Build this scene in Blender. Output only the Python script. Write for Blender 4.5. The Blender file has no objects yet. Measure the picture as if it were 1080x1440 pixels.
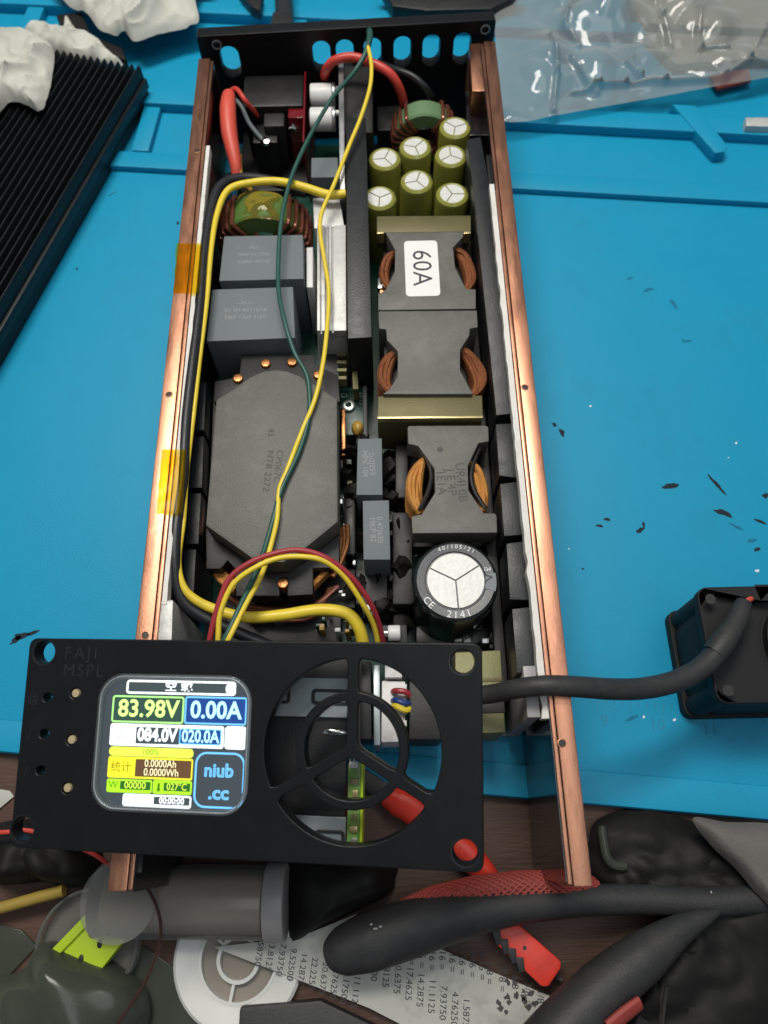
import bpy, bmesh, math, random
from mathutils import Vector, Matrix, noise
random.seed(7)
S = 0.01                       # everything below is written in centimetres
scn = bpy.context.scene
COL = scn.collection
R = math.radians

# ------------------------------------------------------------------ camera
PITCH, ROLL = R(66.7), R(-1.29)
CAM = Vector((0.93, 1.02, 24.13))
FPX = 1081.0
_fw = Vector((0, math.cos(PITCH), -math.sin(PITCH)))
_u0 = Vector((0, math.sin(PITCH), math.cos(PITCH)))
_rt = math.cos(ROLL) * Vector((1, 0, 0)) + math.sin(ROLL) * _u0
_up = -math.sin(ROLL) * Vector((1, 0, 0)) + math.cos(ROLL) * _u0
cd = bpy.data.cameras.new("Camera")
cam = bpy.data.objects.new("Camera", cd)
COL.objects.link(cam)
cd.sensor_fit = 'VERTICAL'
cd.sensor_height = 36.0
cd.lens = FPX / 1440 * 36
cd.clip_start = 0.005
cd.clip_end = 50
m4 = Matrix((_rt, _up, -_fw)).transposed().to_4x4()
m4.translation = CAM * S
cam.matrix_world = m4
cd.dof.use_dof = True
cd.dof.focus_distance = 0.215
cd.dof.aperture_fstop = 18
scn.camera = cam

# ------------------------------------------------------------------ light
w = bpy.data.worlds.new("World")
scn.world = w
w.use_nodes = True
bg = w.node_tree.nodes["Background"]
bg.inputs[0].default_value = (0.80, 0.90, 1.0, 1)
bg.inputs[1].default_value = 0.20


def lamp(name, loc, tgt, sx, sy, power, col):
    l = bpy.data.lights.new(name, 'AREA')
    l.shape = 'RECTANGLE'
    l.size, l.size_y, l.energy, l.color = sx * S, sy * S, power, col
    o = bpy.data.objects.new(name, l)
    COL.objects.link(o)
    o.location = Vector(loc) * S
    o.rotation_euler = (Vector(tgt) - Vector(loc)).to_track_quat('-Z', 'Y').to_euler()
    return o


lamp("workbench_lamp", (-12, 44, 88), (0, 16, 0), 46, 22, 7.2, (1.0, 0.96, 0.88))
lamp("ceiling_lamp", (30, 10, 150), (0, 12, 0), 120, 60, 5.0, (0.95, 0.98, 1.0))
scn.view_settings.view_transform = 'Standard'
scn.view_settings.look = 'None'
scn.view_settings.exposure = 0.0
scn.view_settings.gamma = 1.0
scn.render.engine = 'CYCLES'
scn.cycles.max_bounces = 8
scn.cycles.transparent_max_bounces = 16
try:
    scn.cycles.use_denoising = True
except Exception:
    pass


# ------------------------------------------------------------------ helpers
def at(u, v, z):
    """point of the place at height z (cm) on the photograph's sight line u, v"""
    d = _rt * ((u - 540) / FPX) - _up * ((v - 720) / FPX) + _fw
    return CAM + d * ((z - CAM.z) / d.z)


def xy(u, v, z):
    p = at(u, v, z)
    return (p.x, p.y)


def srgb(r, g, b):
    f = lambda c: (c / 255 / 12.92) if c <= 10 else ((c / 255 + 0.055) / 1.055) ** 2.4
    return (f(r), f(g), f(b), 1)


MATS = {}


def mat(name, col, rough=0.5, metal=0.0, var=0.15, ns=2.0, bump=0.0, bs=12.0, spec=0.5, coat=0.0, trans=0.0,
        alpha=1.0, emit=None, es=1.0, stretch=(1, 1, 1), rvar=0.15, dirt=None, dirt_amt=0.0, dirt_s=1.2, ior=1.45):
    m = bpy.data.materials.new(name)
    m.use_nodes = True
    nt = m.node_tree
    N, L = nt.nodes, nt.links
    b = N["Principled BSDF"]
    b.inputs["Base Color"].default_value = col
    b.inputs["Roughness"].default_value = rough
    b.inputs["Metallic"].default_value = metal
    b.inputs["Specular IOR Level"].default_value = spec
    b.inputs["Coat Weight"].default_value = coat
    b.inputs["Coat Roughness"].default_value = 0.1
    b.inputs["Transmission Weight"].default_value = trans
    b.inputs["IOR"].default_value = ior
    b.inputs["Alpha"].default_value = alpha
    if emit:
        b.inputs["Emission Color"].default_value = emit
        b.inputs["Emission Strength"].default_value = es
    tc = N.new("ShaderNodeTexCoord")
    mp = N.new("ShaderNodeMapping")
    mp.inputs["Scale"].default_value = (100 * stretch[0], 100 * stretch[1], 100 * stretch[2])
    L.new(tc.outputs["Object"], mp.inputs["Vector"])
    if var:
        n1 = N.new("ShaderNodeTexNoise")
        n1.inputs["Scale"].default_value = ns
        n1.inputs["Detail"].default_value = 6
        n1.inputs["Roughness"].default_value = 0.65
        L.new(mp.outputs[0], n1.inputs["Vector"])
        mx = N.new("ShaderNodeMix")
        mx.data_type = 'RGBA'
        lo = tuple(c * (1 - var) for c in col[:3]) + (1,)
        hi = tuple(min(1, c * (1 + var) + 0.01 * var) for c in col[:3]) + (1,)
        mx.inputs[6].default_value = lo
        mx.inputs[7].default_value = hi
        L.new(n1.outputs["Fac"], mx.inputs[0])
        out = mx.outputs[2]
        if dirt:
            n3 = N.new("ShaderNodeTexNoise")
            n3.inputs["Scale"].default_value = dirt_s
            n3.inputs["Detail"].default_value = 8
            n3.inputs["Roughness"].default_value = 0.7
            L.new(mp.outputs[0], n3.inputs["Vector"])
            cr = N.new("ShaderNodeValToRGB")
            cr.color_ramp.elements[0].position = 0.5
            cr.color_ramp.elements[0].color = (0, 0, 0, 1)
            cr.color_ramp.elements[1].position = 0.75
            cr.color_ramp.elements[1].color = (dirt_amt,) * 3 + (1,)
            L.new(n3.outputs["Fac"], cr.inputs[0])
            m2 = N.new("ShaderNodeMix")
            m2.data_type = 'RGBA'
            m2.inputs[7].default_value = dirt
            L.new(cr.outputs[0], m2.inputs[0])
            L.new(out, m2.inputs[6])
            out = m2.outputs[2]
        L.new(out, b.inputs["Base Color"])
        if rvar:
            mr = N.new("ShaderNodeMapRange")
            mr.inputs[3].default_value = max(0.02, rough - rvar)
            mr.inputs[4].default_value = min(1, rough + rvar)
            L.new(n1.outputs["Fac"], mr.inputs[0])
            L.new(mr.outputs[0], b.inputs["Roughness"])
    if bump:
        n2 = N.new("ShaderNodeTexNoise")
        n2.inputs["Scale"].default_value = bs
        n2.inputs["Detail"].default_value = 4
        L.new(mp.outputs[0], n2.inputs["Vector"])
        bp = N.new("ShaderNodeBump")
        bp.inputs["Strength"].default_value = bump
        bp.inputs["Distance"].default_value = 0.0005
        L.new(n2.outputs["Fac"], bp.inputs["Height"])
        L.new(bp.outputs[0], b.inputs["Normal"])
    MATS[name] = m
    return m


def glow(name, col, s):
    m = mat(name, (0.01, 0.01, 0.01, 1), 0.3, var=0, emit=col, es=s)
    return m


def film(name, tint, body, fac, rough=0.15, bump=0.0, bs=3.0):
    """thin clear plastic: part of the light goes straight through, the rest meets a glossy surface"""
    m = bpy.data.materials.new(name)
    m.use_nodes = True
    N, L = m.node_tree.nodes, m.node_tree.links
    b = N["Principled BSDF"]
    b.inputs["Base Color"].default_value = body
    b.inputs["Roughness"].default_value = rough
    b.inputs["Specular IOR Level"].default_value = 0.9
    t = N.new("ShaderNodeBsdfTransparent")
    t.inputs[0].default_value = tint
    mx = N.new("ShaderNodeMixShader")
    lw = N.new("ShaderNodeLayerWeight")
    lw.inputs[0].default_value = 0.25
    ad = N.new("ShaderNodeMath")
    ad.operation = 'ADD'
    ad.use_clamp = True
    ad.inputs[1].default_value = fac
    L.new(lw.outputs["Fresnel"], ad.inputs[0])
    L.new(ad.outputs[0], mx.inputs[0])
    L.new(t.outputs[0], mx.inputs[1])
    L.new(b.outputs[0], mx.inputs[2])
    L.new(mx.outputs[0], N["Material Output"].inputs[0])
    if bump:
        tc = N.new("ShaderNodeTexCoord")
        n2 = N.new("ShaderNodeTexNoise")
        n2.inputs["Scale"].default_value = bs * 100
        n2.inputs["Detail"].default_value = 5
        n2.inputs["Distortion"].default_value = 0.6
        L.new(tc.outputs["Object"], n2.inputs["Vector"])
        bp = N.new("ShaderNodeBump")
        bp.inputs["Strength"].default_value = bump
        bp.inputs["Distance"].default_value = 0.002
        L.new(n2.outputs["Fac"], bp.inputs["Height"])
        L.new(bp.outputs[0], b.inputs["Normal"])
        L.new(bp.outputs[0], lw.inputs["Normal"])
    MATS[name] = m
    return m


# materials ---------------------------------------------------------
mat('silicone', (0.004, 0.285, 0.485, 1), 0.48, var=0.10, ns=0.3, bump=0.18, bs=22, spec=0.35,
    dirt=(0.012, 0.20, 0.33, 1), dirt_amt=0.5, dirt_s=0.3)
mat('silicone_dark', (0.007, 0.21, 0.37, 1), 0.6, var=0.1)
mat('scorch', (0.014, 0.022, 0.03, 1), 0.7, var=0.5, ns=8, spec=0.2)
mat('smudge', (0.01, 0.16, 0.28, 1), 0.7, var=0.3, ns=8, spec=0.2)
mat('fleck', (0.75, 0.78, 0.8, 1), 0.6, var=0.1)
mat('wood', (0.075, 0.036, 0.022, 1), 0.55, var=0.45, ns=1.0, stretch=(0.25, 2.2, 1), bump=0.3, bs=6)
mat('copper', (0.50, 0.24, 0.15, 1), 0.36, 1.0, var=0.28, ns=1.8, stretch=(2.2, 0.45, 1), bump=0.10, bs=22,
    dirt=(0.20, 0.09, 0.06, 1), dirt_amt=0.8, dirt_s=1.2)
mat('copper_dark', (0.28, 0.13, 0.08, 1), 0.4, 1.0, var=0.3, ns=2)
mat('copper_wire', (0.62, 0.26, 0.10, 1), 0.32, 0.9, var=0.3, ns=6, bump=0.2, bs=30)
mat('enamel', (0.23, 0.07, 0.04, 1), 0.28, 0.6, var=0.3, ns=4, coat=0.5)
mat('litz', (0.78, 0.30, 0.075, 1), 0.35, 0.55, var=0.55, ns=3, stretch=(3, 6, 6), bump=0.6, bs=14)
mat('litz_dark', (0.26, 0.085, 0.03, 1), 0.32, 0.5, var=0.7, ns=2.5, stretch=(3, 5, 5), bump=0.6, bs=14)
mat('ferrite', (0.118, 0.115, 0.101, 1), 0.45, var=0.26, ns=5.0, bump=0.3, bs=28, spec=0.45, rvar=0.1,
    dirt=(0.19, 0.18, 0.165, 1), dirt_amt=0.75, dirt_s=1.0)
mat('ferrite_print', (0.055, 0.054, 0.05, 1), 0.6, var=0.3, ns=20)
mat('bobbin', (0.015, 0.0145, 0.0145, 1), 0.5, var=0.25, ns=2, bump=0.1)
mat('black_plastic', (0.009, 0.009, 0.0095, 1), 0.42, var=0.25, ns=2, bump=0.1, bs=20)
mat('black_block', (0.0105, 0.0115, 0.0135, 1), 0.42, var=0.25, ns=2, bump=0.15, bs=16)
mat('fan_black', (0.011, 0.0112, 0.012, 1), 0.62, var=0.3, ns=2, bump=0.15, bs=20, spec=0.3)
mat('black_film', (0.007, 0.006, 0.007, 1), 0.12, var=0.2, ns=1, coat=0.3)
mat('black_anodised', (0.011, 0.012, 0.014, 1), 0.42, 0.3, var=0.25, ns=2, bump=0.1, bs=30)
mat('panel_black', (0.0065, 0.007, 0.008, 1), 0.36, 0.0, spec=0.27, var=0.15, ns=1.2, bump=0.1, bs=40, rvar=0.08)
mat('rubber', (0.026, 0.026, 0.027, 1), 0.55, var=0.25, ns=2, bump=0.2, bs=14,
    dirt=(0.06, 0.055, 0.05, 1), dirt_amt=0.5, dirt_s=1.5)
mat('black_insulation', (0.016, 0.017, 0.02, 1), 0.4, var=0.2, ns=2, bump=0.1)
mat('grey_box', (0.155, 0.178, 0.185, 1), 0.55, var=0.07, ns=3, bump=0.25, bs=30, spec=0.3)
mat('grey_print', (0.27, 0.29, 0.29, 1), 0.6, var=0.3, ns=25)
mat('white_strip', (0.72, 0.70, 0.66, 1), 0.6, var=0.12, ns=2, bump=0.3, bs=8, dirt=(0.4, 0.36, 0.3, 1), dirt_amt=0.5)
mat('aluminium', (0.56, 0.555, 0.53, 1), 0.5, 0.35, var=0.12, ns=2, bump=0.15, bs=16, dirt=(0.2, 0.2, 0.19, 1),
    dirt_amt=0.7, dirt_s=1.3)
mat('steel', (0.55, 0.55, 0.54, 1), 0.35, 0.9, var=0.2, ns=2, bump=0.1)
mat('white_ceramic', (0.68, 0.67, 0.66, 1), 0.4, var=0.1, ns=2)
mat('brass', (0.125, 0.108, 0.045, 1), 0.5, 0.35, var=0.2, ns=1.5, bump=0.2, bs=18)
mat('brass_edge', (0.55, 0.45, 0.22, 1), 0.35, 0.8, var=0.2)
mat('olive', (0.20, 0.19, 0.085, 1), 0.5, 0.2, var=0.25, ns=2, bump=0.2)
mat('pcb', (0.008, 0.05, 0.035, 1), 0.35, var=0.3, ns=3)
mat('pcb_light', (0.16, 0.30, 0.07, 1), 0.3, var=0.4, ns=5)
mat('silkscreen', (0.42, 0.46, 0.42, 1), 0.6, var=0.2)
mat('green_tape', (0.085, 0.16, 0.035, 1), 0.3, var=0.3, ns=1.2, coat=0.5, bump=0.3, bs=4)
mat('green_core', (0.12, 0.21, 0.10, 1), 0.5, var=0.15, ns=2)
mat('cap_sleeve', (0.27, 0.265, 0.05, 1), 0.3, var=0.15, ns=2, coat=0.4)
mat('cap_band', (0.05, 0.055, 0.02, 1), 0.4, var=0.2)
mat('cap_top', (0.64, 0.64, 0.61, 1), 0.5, 0.2, var=0.12, ns=3, bump=0.3, bs=6)
mat('can_black', (0.012, 0.014, 0.015, 1), 0.22, var=0.2, ns=1.5, coat=0.4)
mat('can_grey', (0.13, 0.15, 0.16, 1), 0.3, var=0.15)
mat('sticker', (0.80, 0.80, 0.77, 1), 0.5, var=0.04)
mat('ink', (0.03, 0.03, 0.035, 1), 0.6, var=0.1)
mat('yellow_wire', (0.80, 0.60, 0.045, 1), 0.38, var=0.14, ns=1.2, bump=0.1, dirt=(0.35, 0.25, 0.04, 1), dirt_amt=0.5)
mat('green_wire', (0.018, 0.085, 0.068, 1), 0.4, var=0.15)
mat('red_wire', (0.56, 0.055, 0.04, 1), 0.38, var=0.15)
mat('dark_red_wire', (0.34, 0.03, 0.04, 1), 0.4, var=0.2)
mat('brown_wire', (0.045, 0.014, 0.012, 1), 0.4, var=0.2)
mat('blue_wire', (0.02, 0.05, 0.2, 1), 0.4, var=0.15)
mat('red_sleeve', (0.66, 0.09, 0.06, 1), 0.45, var=0.12)
mat('red_sheet', (0.16, 0.006, 0.012, 1), 0.15, var=0.3, coat=0.5)
mat('red_plastic', (0.72, 0.045, 0.025, 1), 0.42, var=0.12, ns=2, dirt=(0.2, 0.02, 0.015, 1), dirt_amt=0.5)
mat('red_braid', (0.30, 0.045, 0.035, 1), 0.6, var=0.3, ns=6)
mat('solder', (0.75, 0.75, 0.74, 1), 0.18, 1.0, var=0.1)
mat('gold_pin', (0.62, 0.50, 0.30, 1), 0.42, 0.5, var=0.08)
mat('disc_cap', (0.40, 0.24, 0.04, 1), 0.35, var=0.2)
mat('white_plastic', (0.72, 0.70, 0.70, 1), 0.45, var=0.1, dirt=(0.3, 0.25, 0.2, 1), dirt_amt=0.5)
mat('grey_metal', (0.33, 0.37, 0.38, 1), 0.4, 0.5, var=0.1, ns=2)
mat('cloth', (0.56, 0.56, 0.50, 1), 0.9, var=0.1, ns=1.2, bump=0.5, bs=25, spec=0.1, dirt=(0.4, 0.4, 0.34, 1), dirt_amt=0.5, dirt_s=0.5)
mat('paper', (0.44, 0.44, 0.40, 1), 0.6, var=0.1, ns=1, dirt=(0.2, 0.2, 0.18, 1), dirt_amt=0.7, dirt_s=1.0)
mat('spool', (0.62, 0.62, 0.59, 1), 0.5, var=0.08)
mat('lime', (0.42, 0.58, 0.02, 1), 0.5, var=0.12, ns=1.0)
mat('bag_black', (0.007, 0.0065, 0.006, 1), 0.62, var=0.4, ns=0.8, bump=0.4, bs=2.0, spec=0.3)
mat('grey_fabric', (0.13, 0.12, 0.11, 1), 0.9, var=0.3, ns=1.0, bump=0.5, bs=10)
mat('pale_plastic', (0.30, 0.285, 0.28, 1), 0.4, var=0.12, ns=1)
mat('pencil', (0.32, 0.22, 0.04, 1), 0.5, var=0.2)
mat('cloudy', (0.34, 0.285, 0.24, 1), 0.35, var=0.2, ns=0.8)
mat('dark_green', (0.045, 0.055, 0.045, 1), 0.3, var=0.25, ns=0.7, coat=0.2)
film('bag_film', (0.84, 0.87, 0.86, 1), (0.42, 0.45, 0.43, 1), 0.40, 0.10, bump=0.06, bs=0.9)
film('amber_film', (0.95, 0.74, 0.12, 1), (0.55, 0.40, 0.03, 1), 0.06, 0.12)
film('clear_plastic', (0.88, 0.88, 0.86, 1), (0.45, 0.45, 0.43, 1), 0.16, 0.15)
film('smoky_plastic', (0.62, 0.66, 0.58, 1), (0.15, 0.165, 0.135, 1), 0.24, 0.2)
film('screen_lens', (0.95, 0.95, 0.95, 1), (0.35, 0.38, 0.4, 1), 0.10, 0.08)
mat('screen_off', (0.012, 0.014, 0.016, 1), 0.12, var=0, emit=(0.075, 0.095, 0.11, 1), es=0.8)


# geometry ---------------------------------------------------------
def finish(name, me, m, parent=None, smooth=True, angle=35):
    if smooth:
        for p in me.polygons:
            p.use_smooth = True
        try:
            me.set_sharp_from_angle(angle=R(angle))
        except Exception:
            pass
    me.materials.clear()
    me.materials.append(MATS[m])
    o = bpy.data.objects.new(name, me)
    COL.objects.link(o)
    if parent is not None:
        o.parent = parent
        if not parent.get('_local'):
            o.matrix_parent_inverse = Matrix.Translation(parent_loc(parent)).inverted()
    return o


def parent_loc(p):
    v = Vector((0, 0, 0))
    if p.type == 'EMPTY':
        v = p.location.copy()
    return v


class B:
    def __init__(self):
        self.bm = bmesh.new()

    def _take(self, b2, M=None):
        bmesh.ops.recalc_face_normals(b2, faces=b2.faces)
        if M is not None:
            b2.transform(M)
        me = bpy.data.meshes.new("tmp")
        b2.to_mesh(me)
        b2.free()
        self.bm.from_mesh(me)
        bpy.data.meshes.remove(me)
        return self

    def prism(self, pts, z0, z1, bev=0.0, seg=2, M=None, taper=0.0):
        b = bmesh.new()
        c = Vector((sum(p[0] for p in pts) / len(pts), sum(p[1] for p in pts) / len(pts)))
        lo = [b.verts.new((p[0], p[1], z0)) for p in pts]
        hi = [b.verts.new((p[0] + (c.x - p[0]) * taper, p[1] + (c.y - p[1]) * taper, z1)) for p in pts]
        n = len(pts)
        b.faces.new(lo[::-1])
        b.faces.new(hi)
        for i in range(n):
            b.faces.new((lo[i], lo[(i + 1) % n], hi[(i + 1) % n], hi[i]))
        bmesh.ops.recalc_face_normals(b, faces=b.faces)
        if bev:
            bmesh.ops.bevel(b, geom=list(b.edges), offset=bev, segments=seg, profile=0.6, affect='EDGES', clamp_overlap=True)
        return self._take(b, M)

    def box(self, x0, x1, y0, y1, z0, z1, bev=0.0, seg=2, M=None):
        return self.prism([(x0, y0), (x1, y0), (x1, y1), (x0, y1)], z0, z1, bev, seg, M)

    def cyl(self, p0, p1, r0, r1=None, n=20, bev=0.0):
        p0, p1 = Vector(p0), Vector(p1)
        r1 = r0 if r1 is None else r1
        b = bmesh.new()
        bmesh.ops.create_cone(b, cap_ends=True, segments=n, radius1=r0, radius2=r1, depth=(p1 - p0).length)
        if bev:
            es = [e for e in b.edges if len(e.link_faces) == 2 and any(len(f.verts) > 4 for f in e.link_faces)]
            bmesh.ops.bevel(b, geom=es, offset=bev, segments=3, profile=0.5, affect='EDGES')
        q = (p1 - p0).to_track_quat('Z', 'Y').to_matrix().to_4x4()
        return self._take(b, Matrix.Translation((p0 + p1) / 2) @ q)

    def lathe(self, prof, center, n=32, M=None, closed=False):
        b = bmesh.new()
        rings = []
        for r, z in prof:
            if r < 1e-5:
                rings.append([b.verts.new((center[0], center[1], z))])
            else:
                rings.append([b.verts.new((center[0] + r * math.cos(2 * math.pi * i / n), center[1] + r * math.sin(2 * math.pi * i / n), z)) for i in range(n)])
        k = len(rings)
        for j in range(k if closed else k - 1):
            A, C = rings[j], rings[(j + 1) % k]
            for i in range(n):
                i2 = (i + 1) % n
                if len(A) == 1 and len(C) == 1:
                    continue
                if len(A) == 1:
                    b.faces.new((A[0], C[i], C[i2]))
                elif len(C) == 1:
                    b.faces.new((A[i], A[i2], C[0]))
                else:
                    b.faces.new((A[i], A[i2], C[i2], C[i]))
        return self._take(b, M)

    def ell(self, c, rx, ry, rz, sub=2, rough=0.0, M=None):
        b = bmesh.new()
        bmesh.ops.create_icosphere(b, subdivisions=sub, radius=1)
        for v in b.verts:
            k = 1 + rough * noise.noise(v.co * 2.3 + Vector(c))
            v.co = Vector((v.co.x * rx * k, v.co.y * ry * k, v.co.z * rz * k))
        if M is not None:
            b.transform(M)
        return self._take(b, Matrix.Translation(Vector(c)))

    def tube(self, pts, r, n=10, sub=6, raw=False, closed=False, flat=1.0):
        pts = [Vector(p) for p in pts]
        rs = list(r) if isinstance(r, (list, tuple)) else [r] * len(pts)
        P, Q = [], []
        if raw:
            P, Q = pts, rs
        else:
            m = len(pts)
            rng = range(m if closed else m - 1)
            for i in rng:
                g = (lambda k: pts[k % m]) if closed else (lambda k: pts[min(max(k, 0), m - 1)])
                a, b_, c, d = g(i - 1), g(i), g(i + 1), g(i + 2)
                for s in range(sub):
                    t = s / sub
                    P.append(0.5 * ((2 * b_) + (c - a) * t + (2 * a - 5 * b_ + 4 * c - d) * t * t + (3 * b_ - a - 3 * c + d) * t ** 3))
                    Q.append(rs[i] + (rs[(i + 1) % m] - rs[i]) * t)
            if not closed:
                P.append(pts[-1])
                Q.append(rs[-1])
        b = bmesh.new()
        rings = []
        k = len(P)
        up = None
        for i in range(k):
            if closed:
                t = (P[(i + 1) % k] - P[i - 1]).normalized()
            else:
                t = (P[min(i + 1, k - 1)] - P[max(i - 1, 0)]).normalized()
            if up is None:
                up = t.orthogonal().normalized()
            up = (up - t * up.dot(t)).normalized()
            s = t.cross(up)
            rings.append([b.verts.new(P[i] + Q[i] * (math.cos(2 * math.pi * j / n) * up + flat * math.sin(2 * math.pi * j / n) * s)) for j in range(n)])
        for i in range(k if closed else k - 1):
            A, C = rings[i], rings[(i + 1) % k]
            for j in range(n):
                b.faces.new((A[j], A[(j + 1) % n], C[(j + 1) % n], C[j]))
        if not closed:
            b.faces.new(rings[0][::-1])
            b.faces.new(rings[-1])
        return self._take(b)

    def obj(self, name, m, parent=None, smooth=True, angle=35):
        self.bm.transform(Matrix.Scale(S, 4))
        me = bpy.data.meshes.new(name)
        self.bm.to_mesh(me)
        self.bm.free()
        return finish(name, me, m, parent, smooth, angle)


def curve_mesh(name, loops, z0, z1, bev=0.0, res=2):
    c = bpy.data.curves.new(name, 'CURVE')
    c.dimensions = '2D'
    c.fill_mode = 'BOTH'
    for lp in loops:
        sp = c.splines.new('POLY')
        sp.points.add(len(lp) - 1)
        for i, p in enumerate(lp):
            sp.points[i].co = (p[0] * S, p[1] * S, 0, 1)
        sp.use_cyclic_u = True
    th = (z1 - z0) * S
    c.extrude = max(th / 2 - bev * S, 0)
    c.bevel_depth = bev * S
    c.bevel_resolution = res
    c.offset = -bev * S
    o = bpy.data.objects.new(name, c)
    COL.objects.link(o)
    dg = bpy.context.evaluated_depsgraph_get()
    me = bpy.data.meshes.new_from_object(o.evaluated_get(dg))
    bpy.data.objects.remove(o)
    bpy.data.curves.remove(c)
    me.transform(Matrix.Translation((0, 0, (z0 + z1) / 2 * S)))
    return me


def plate(name, loops, z0, z1, m, parent=None, bev=0.0, M=None):
    me = curve_mesh(name, loops, z0, z1, bev)
    if M is not None:
        M2 = M.copy()
        M2.translation = M2.translation * S
        me.transform(M2)
    return finish(name, me, m, parent)


def text(name, body, size, x, y, z, m, parent=None, rot=0.0, bold=0.0, ext=0.001, sx=1.0, align='CENTER', M=None, space=1.0):
    c = bpy.data.curves.new(name, 'FONT')
    c.body = body
    c.size = size * S
    c.align_x = align
    c.align_y = 'CENTER'
    c.offset = bold * S
    c.extrude = ext * S
    c.resolution_u = 3
    c.space_line = 0.8
    c.space_character = space
    o = bpy.data.objects.new(name, c)
    COL.objects.link(o)
    dg = bpy.context.evaluated_depsgraph_get()
    me = bpy.data.meshes.new_from_object(o.evaluated_get(dg))
    bpy.data.objects.remove(o)
    bpy.data.curves.remove(c)
    T = Matrix.Translation(Vector((x, y, z)) * S) @ Matrix.Rotation(rot, 4, 'Z') @ Matrix.Diagonal((sx, 1, 1, 1))
    if M is not None:
        M2 = M.copy()
        M2.translation = M2.translation * S
        T = M2 @ T
    me.transform(T)
    return finish(name, me, m, parent, smooth=False)


def circle(x, y, r, n=28, a0=0.0):
    return [(x + r * math.cos(a0 + 2 * math.pi * i / n), y + r * math.sin(a0 + 2 * math.pi * i / n)) for i in range(n)]


def rrect(x0, y0, x1, y1, r, n=5):
    out = []
    for cx, cy, a in ((x1 - r, y1 - r, 0), (x0 + r, y1 - r, 90), (x0 + r, y0 + r, 180), (x1 - r, y0 + r, 270)):
        for i in range(n + 1):
            t = R(a + 90 * i / n)
            out.append((cx + r * math.cos(t), cy + r * math.sin(t)))
    return out


def thing(name, label, cat, loc=(0, 0, 0), group=None):
    o = bpy.data.objects.new(name, None)
    COL.objects.link(o)
    o.location = Vector(loc) * S
    o.empty_display_size = 0.01
    return tag(o, label, cat, group)


def tag(o, label, cat, group=None, kind=None):
    o['label'] = label
    o['category'] = cat
    if group:
        o['group'] = group
    if kind:
        o['kind'] = kind
    return o


def q(z, *uv):
    return [xy(u, v, z) for u, v in uv]


def star_sheet(poly, zfun, thick=0.0, rings=22, per=6):
    """soft sheet filling a star-shaped outline (world cm); zfun(x, y, r) gives its height"""
    n0 = len(poly)
    V = [Vector((p[0], p[1], 0)) for p in poly]
    bd = []
    for i in range(n0):
        a, b_, c, d = V[i - 1], V[i], V[(i + 1) % n0], V[(i + 2) % n0]
        for s in range(per):
            t = s / per
            bd.append(0.5 * ((2 * b_) + (c - a) * t + (2 * a - 5 * b_ + 4 * c - d) * t * t + (3 * b_ - a - 3 * c + d) * t ** 3))
    cen = sum(V, Vector()) / n0
    b = bmesh.new()
    c0 = b.verts.new((cen.x, cen.y, zfun(cen.x, cen.y, 0)))
    prev = None
    for k in range(1, rings + 1):
        r = k / rings
        ring = []
        for p in bd:
            x, y = cen.x + (p.x - cen.x) * r, cen.y + (p.y - cen.y) * r
            ring.append(b.verts.new((x, y, zfun(x, y, r))))
        m = len(ring)
        for i in range(m):
            if prev is None:
                b.faces.new((c0, ring[i], ring[(i + 1) % m]))
            else:
                b.faces.new((prev[i], ring[i], ring[(i + 1) % m], prev[(i + 1) % m]))
        prev = ring
    bmesh.ops.recalc_face_normals(b, faces=b.faces)
    if thick:
        bmesh.ops.solidify(b, geom=list(b.faces), thickness=thick)
    B_ = B()
    return B_._take(b)


def nz(x, y, s, seed=0.0):
    return noise.noise(Vector((x * s, y * s, seed)))


# ================================================================== THE SETTING
desk = B().box(-45, 45, -32, 60, -3.2, -0.35, 0.1).obj('desk', 'wood')
desk['kind'] = 'structure'

# blue silicone repair mat ------------------------------------------
A6 = R(-6.0)
MO = Vector((-10.85, 3.78))          # a point of the front edge


def mx(a, b):
    """mat coordinates: a along the front edge from the left, b away from it"""
    return (MO.x + a * math.cos(A6) - b * math.sin(A6), MO.y + a * math.sin(A6) + b * math.cos(A6))


def mrect(a0, a1, b0, b1):
    return [mx(a0, b0), mx(a1, b0), mx(a1, b1), mx(a0, b1)]


mat_root = thing('repair_mat', 'blue silicone repair mat with moulded trays, under the whole power supply', 'mat', (0, 18, -0.35))
B().prism(mrect(-14, 40, 0, 46), -0.33, 0.0, 0.05).obj('sheet', 'silicone', mat_root)
B().prism(mrect(-14, 40, 0.02, 0.95), -0.02, 0.10, 0.06).obj('front_lip', 'silicone', mat_root)
ridges = [(-14, 40, 23.6, 24.5, 0.28), (-14, 40, 27.2, 28.2, 0.45), (-14, 40, 33.2, 34.0, 0.5), (-14, 40, 36.6, 37.2, 0.5),
          (-14, 40, 38.4, 38.9, 0.5), (-14, 40, 40.1, 40.6, 0.5), (-14, 40, 41.8, 42.6, 0.5)]
for a0, a1, b0, b1, h in ridges:
    B().prism(mrect(a0, a1, b0, b1), -0.02, h, 0.1).obj('ridge', 'silicone', mat_root)
for a in (-6, -1.2, 2.0, 3.9):
    B().prism(mrect(a, a + 0.75, 24.52, 27.18), -0.02, 0.3, 0.08).obj('divider', 'silicone', mat_root)
for a in (-8, 4.5):
    B().prism(mrect(a, a + 0.8, 28.22, 33.18), -0.02, 0.42, 0.08).obj('divider', 'silicone', mat_root)
# diagonal tray wall at the right
dg = q(0.55, (948, 146), (985, 152), (1020, 212), (1008, 216))
B().prism(q(0.5, (945, 146), (978, 148), (1024, 205), (1020, 213), (1006, 215)), -0.02, 0.5, 0.06).obj('divider', 'silicone', mat_root)
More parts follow.
